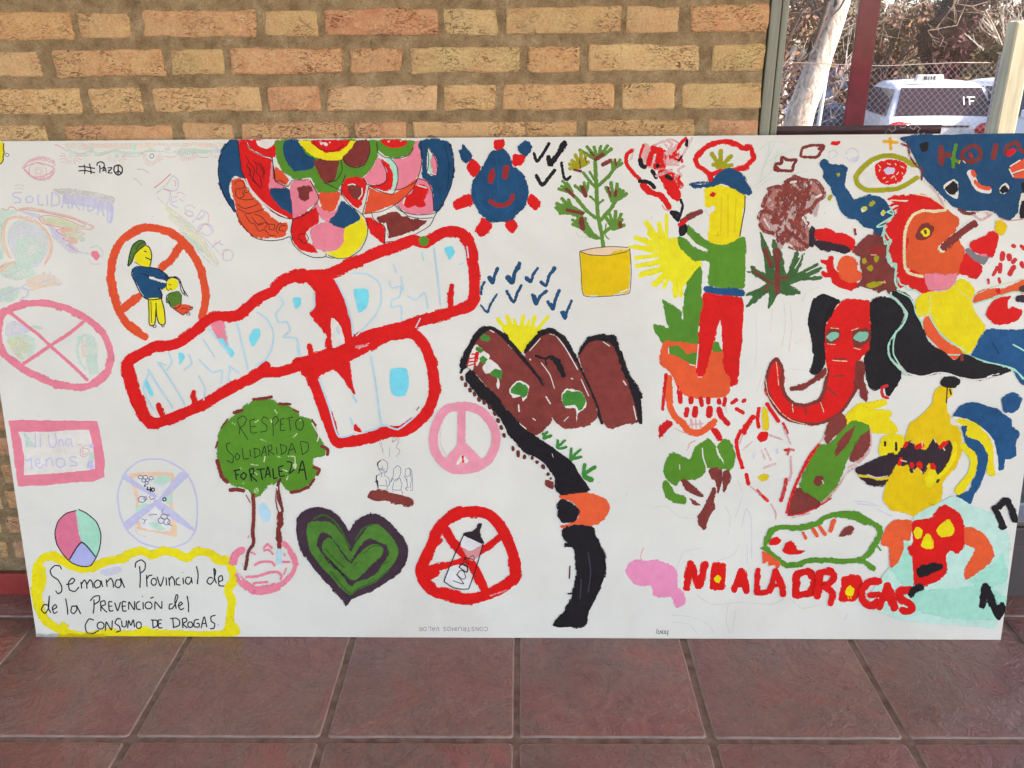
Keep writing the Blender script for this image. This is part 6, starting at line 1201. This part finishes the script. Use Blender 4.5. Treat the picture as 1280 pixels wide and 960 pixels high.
for i in range(10): limb(bm,pp[5+i%4],Vector((q.uniform(-1,.8),q.uniform(-.5,.5),q.uniform(.2,1))),q.uniform(.7,1.3),.018,q,2)
link('branch',M2('br',bm),m_barkd,tr_)
def leafmat(name,cs):
    m,n,b,o=mat(name); v=coords(n); f=noise(n,v,1.6,5,.7); g=noise(n,v,18,3)
    n.links.new(ramp(n,mth(n,'ADD',mth(n,'MULTIPLY',f,.55),mth(n,'MULTIPLY',g,.45)),[(.33,cs[0]),(.5,cs[1]),(.68,cs[2])]),b.inputs['Base Color']); b.inputs['Roughness'].default_value=.8; return m
m_olive=leafmat('olive_leaves',[(.04,.032,.014),(.11,.078,.034),(.22,.16,.07)])
m_rust=leafmat('rusty_leaves',[(.06,.022,.015),(.15,.07,.038),(.29,.17,.09)])
m_con=leafmat('dark_conifer',[(.022,.002,.005),(.045,.004,.010),(.085,.010,.020)])
def crown_tree(x,Y,ztop,rad,zlow,m,seed,label,n_leaf=2600,twigs=10,ls=.055,cone=False,grp='trees behind the parked cars'):
    q=random.Random(seed); t=thing('conifer_tree' if cone else 'shrubby_tree',(x,Y,GZ),label,'tree',grp)
    bm=bmesh.new(); H=ztop-GZ; tube(bm,[(0,0,0),(q.uniform(-.1,.1),0,H*.4),(q.uniform(-.2,.2),0,H*.75)],[.12,.09,.04],8)
    for i in range(twigs): limb(bm,Vector((0,0,H*q.uniform(.15,.6))),Vector((q.uniform(-1,1),q.uniform(-1,.3),q.uniform(.2,1))),rad*q.uniform(.8,1.25),.03,q,2)
    link('trunk',M2('tk',bm),m_barkd if seed%2 else m_palebark,t)
    vs_=[];fs=[]; cl_=[(q.gauss(0,.45),q.gauss(0,.45),q.uniform(0,1),q.uniform(.16,.40)) for _ in range(34)]
    for i in range(n_leaf):
        cx_,cy_,cz_,cr=q.choice(cl_); prof=(math.sin(math.pi*(.15+.8*cz_))**.6) if not cone else (.35+.65*min(1,cz_*1.6))
        p=Vector((cx_*rad*prof+q.gauss(0,cr*rad*.35),cy_*rad*prof+q.gauss(0,cr*rad*.35),(zlow-GZ)+(H-(zlow-GZ))*cz_+q.gauss(0,cr*.3)))
        a=Vector((q.gauss(0,1),q.gauss(0,1),q.gauss(0,1))).normalized(); c_=a.cross(Vector((q.gauss(0,1),q.gauss(0,1),q.gauss(0,1)))).normalized(); s=ls*q.uniform(.6,1.5); k=len(vs_)
        vs_+= [p+a*s,p+c_*s*.5,p-a*s,p-c_*s*.5]; fs.append((k,k+1,k+2,k+3))
    link('crown',pyd('crown',vs_,fs),m,t); return t
specs=[(985,14,20,3.2,1.9,m_rust,'reddish brown thin bush behind the leaning pale tree',1500),(1052,20,-10,3.6,2.3,m_olive,'olive bush in the gap between white pole and maroon bar',2600),(1085,23,30,3.6,2.2,m_olive,'tall olive brown shrub just right of the maroon bar',2600),(1120,19,5,3.2,1.8,m_rust,'rusty shrub above the left end of the taxi roof',2600),(1150,24,22,3.9,2.4,m_olive,'yellowish olive shrub above the taxi sign',3400),(1235,21,-30,5,2.2,m_rust,'rusty brown tree between the dark conifer and the cream post',3600),(1290,16,-20,4,2.0,m_olive,'olive shrub right of the cream post',2600)]
for i,(x,Y,yt,zt_,rad,m_,lab,nl) in enumerate(specs):
    p=at(x,yt,Y); crown_tree(p.x,Y,p.z+.2,rad*.7,-.1,m_,40+i,lab,int(nl*2.2))
p=at(1204,-60,14.5); crown_tree(p.x,14.5,p.z,.56,at(1204,92,14.5).z,m_con,77,'dark maroon brown conifer standing behind the taxi',13000,3,.07,True)
# far woodland seen through the gaps, one mass
q=random.Random(6); vs_=[];fs=[]
for i in range(30000):
    x=q.uniform(-4,46); Y=q.uniform(29,36); p=Vector((x,Y,GZ+q.uniform(0,1)**.8*((3.6 if x<17 else 6.5)+1.6*MN.noise(Vector((x*.3,0,0)))))); a=Vector((q.gauss(0,1),q.gauss(0,1),q.gauss(0,1))).normalized(); c_=a.cross(Vector((q.gauss(0,1),0,q.gauss(0,1)))).normalized(); s=.15*q.uniform(.5,1.6); k=len(vs_); vs_+= [p+a*s,p+c_*s*.5,p-a*s,p-c_*s*.5]; fs.append((k,k+1,k+2,k+3))
link('far_woodland',pyd('wood',vs_,fs),m_rust,label='brown winter woodland beyond the parked cars',cat='woodland',kind='stuff')
# pale bare branches hanging into view at the top of the glass
t=thing('bare_tree',(at(1110,0,9).x,9,GZ),'leafless tree with fine pale branches above the taxi','tree'); q=random.Random(9)
bm=bmesh.new(); off=Vector(t.location); tp=at(1240,-90,9)-off; bx_=at(1300,100,9)-off; tube(bm,[(bx_.x*1.12,0,0),(bx_.x*1.05,0,1.4),(bx_.x*.96,0,2.4),(tp.x,0,tp.z)],[.07,.06,.05,.04],8); trk=link('trunk',M2('t2',bm),m_palebark,t)
bm=bmesh.new()
for l in (((1240,-80),(1200,-50),(1150,-20),(1120,2),(1105,18)),((1150,-20),(1130,5),(1128,25),(1122,48)),((1200,-40),(1192,5),(1194,30)),((1220,-60),(1196,5),(1215,8),(1235,2)),((1230,-70),(1190,10),(1170,35),(1180,48)),((1120,2),(1108,22),(1100,30)),((1220,-60),(1180,-10),(1140,10),(1110,6)),((1240,-70),(1196,32),(1160,38))):
    P=[at(x,y,9)-off for x,y in l]; tube(bm,P,[.011-.008*i/(len(P)-1) for i in range(len(P))],5,0,False)
    for j in range(2): a=P[q.randint(1,len(P)-1)]; limb(bm,a,Vector((q.uniform(-1,1),q.uniform(-.3,.3),q.uniform(-1,.3))),q.uniform(.15,.35),.0028,q,1,1.2)
link('branch',M2('b2',bm),plain('grey_twig',(.24,.165,.12),.9,vary=.3),trk)
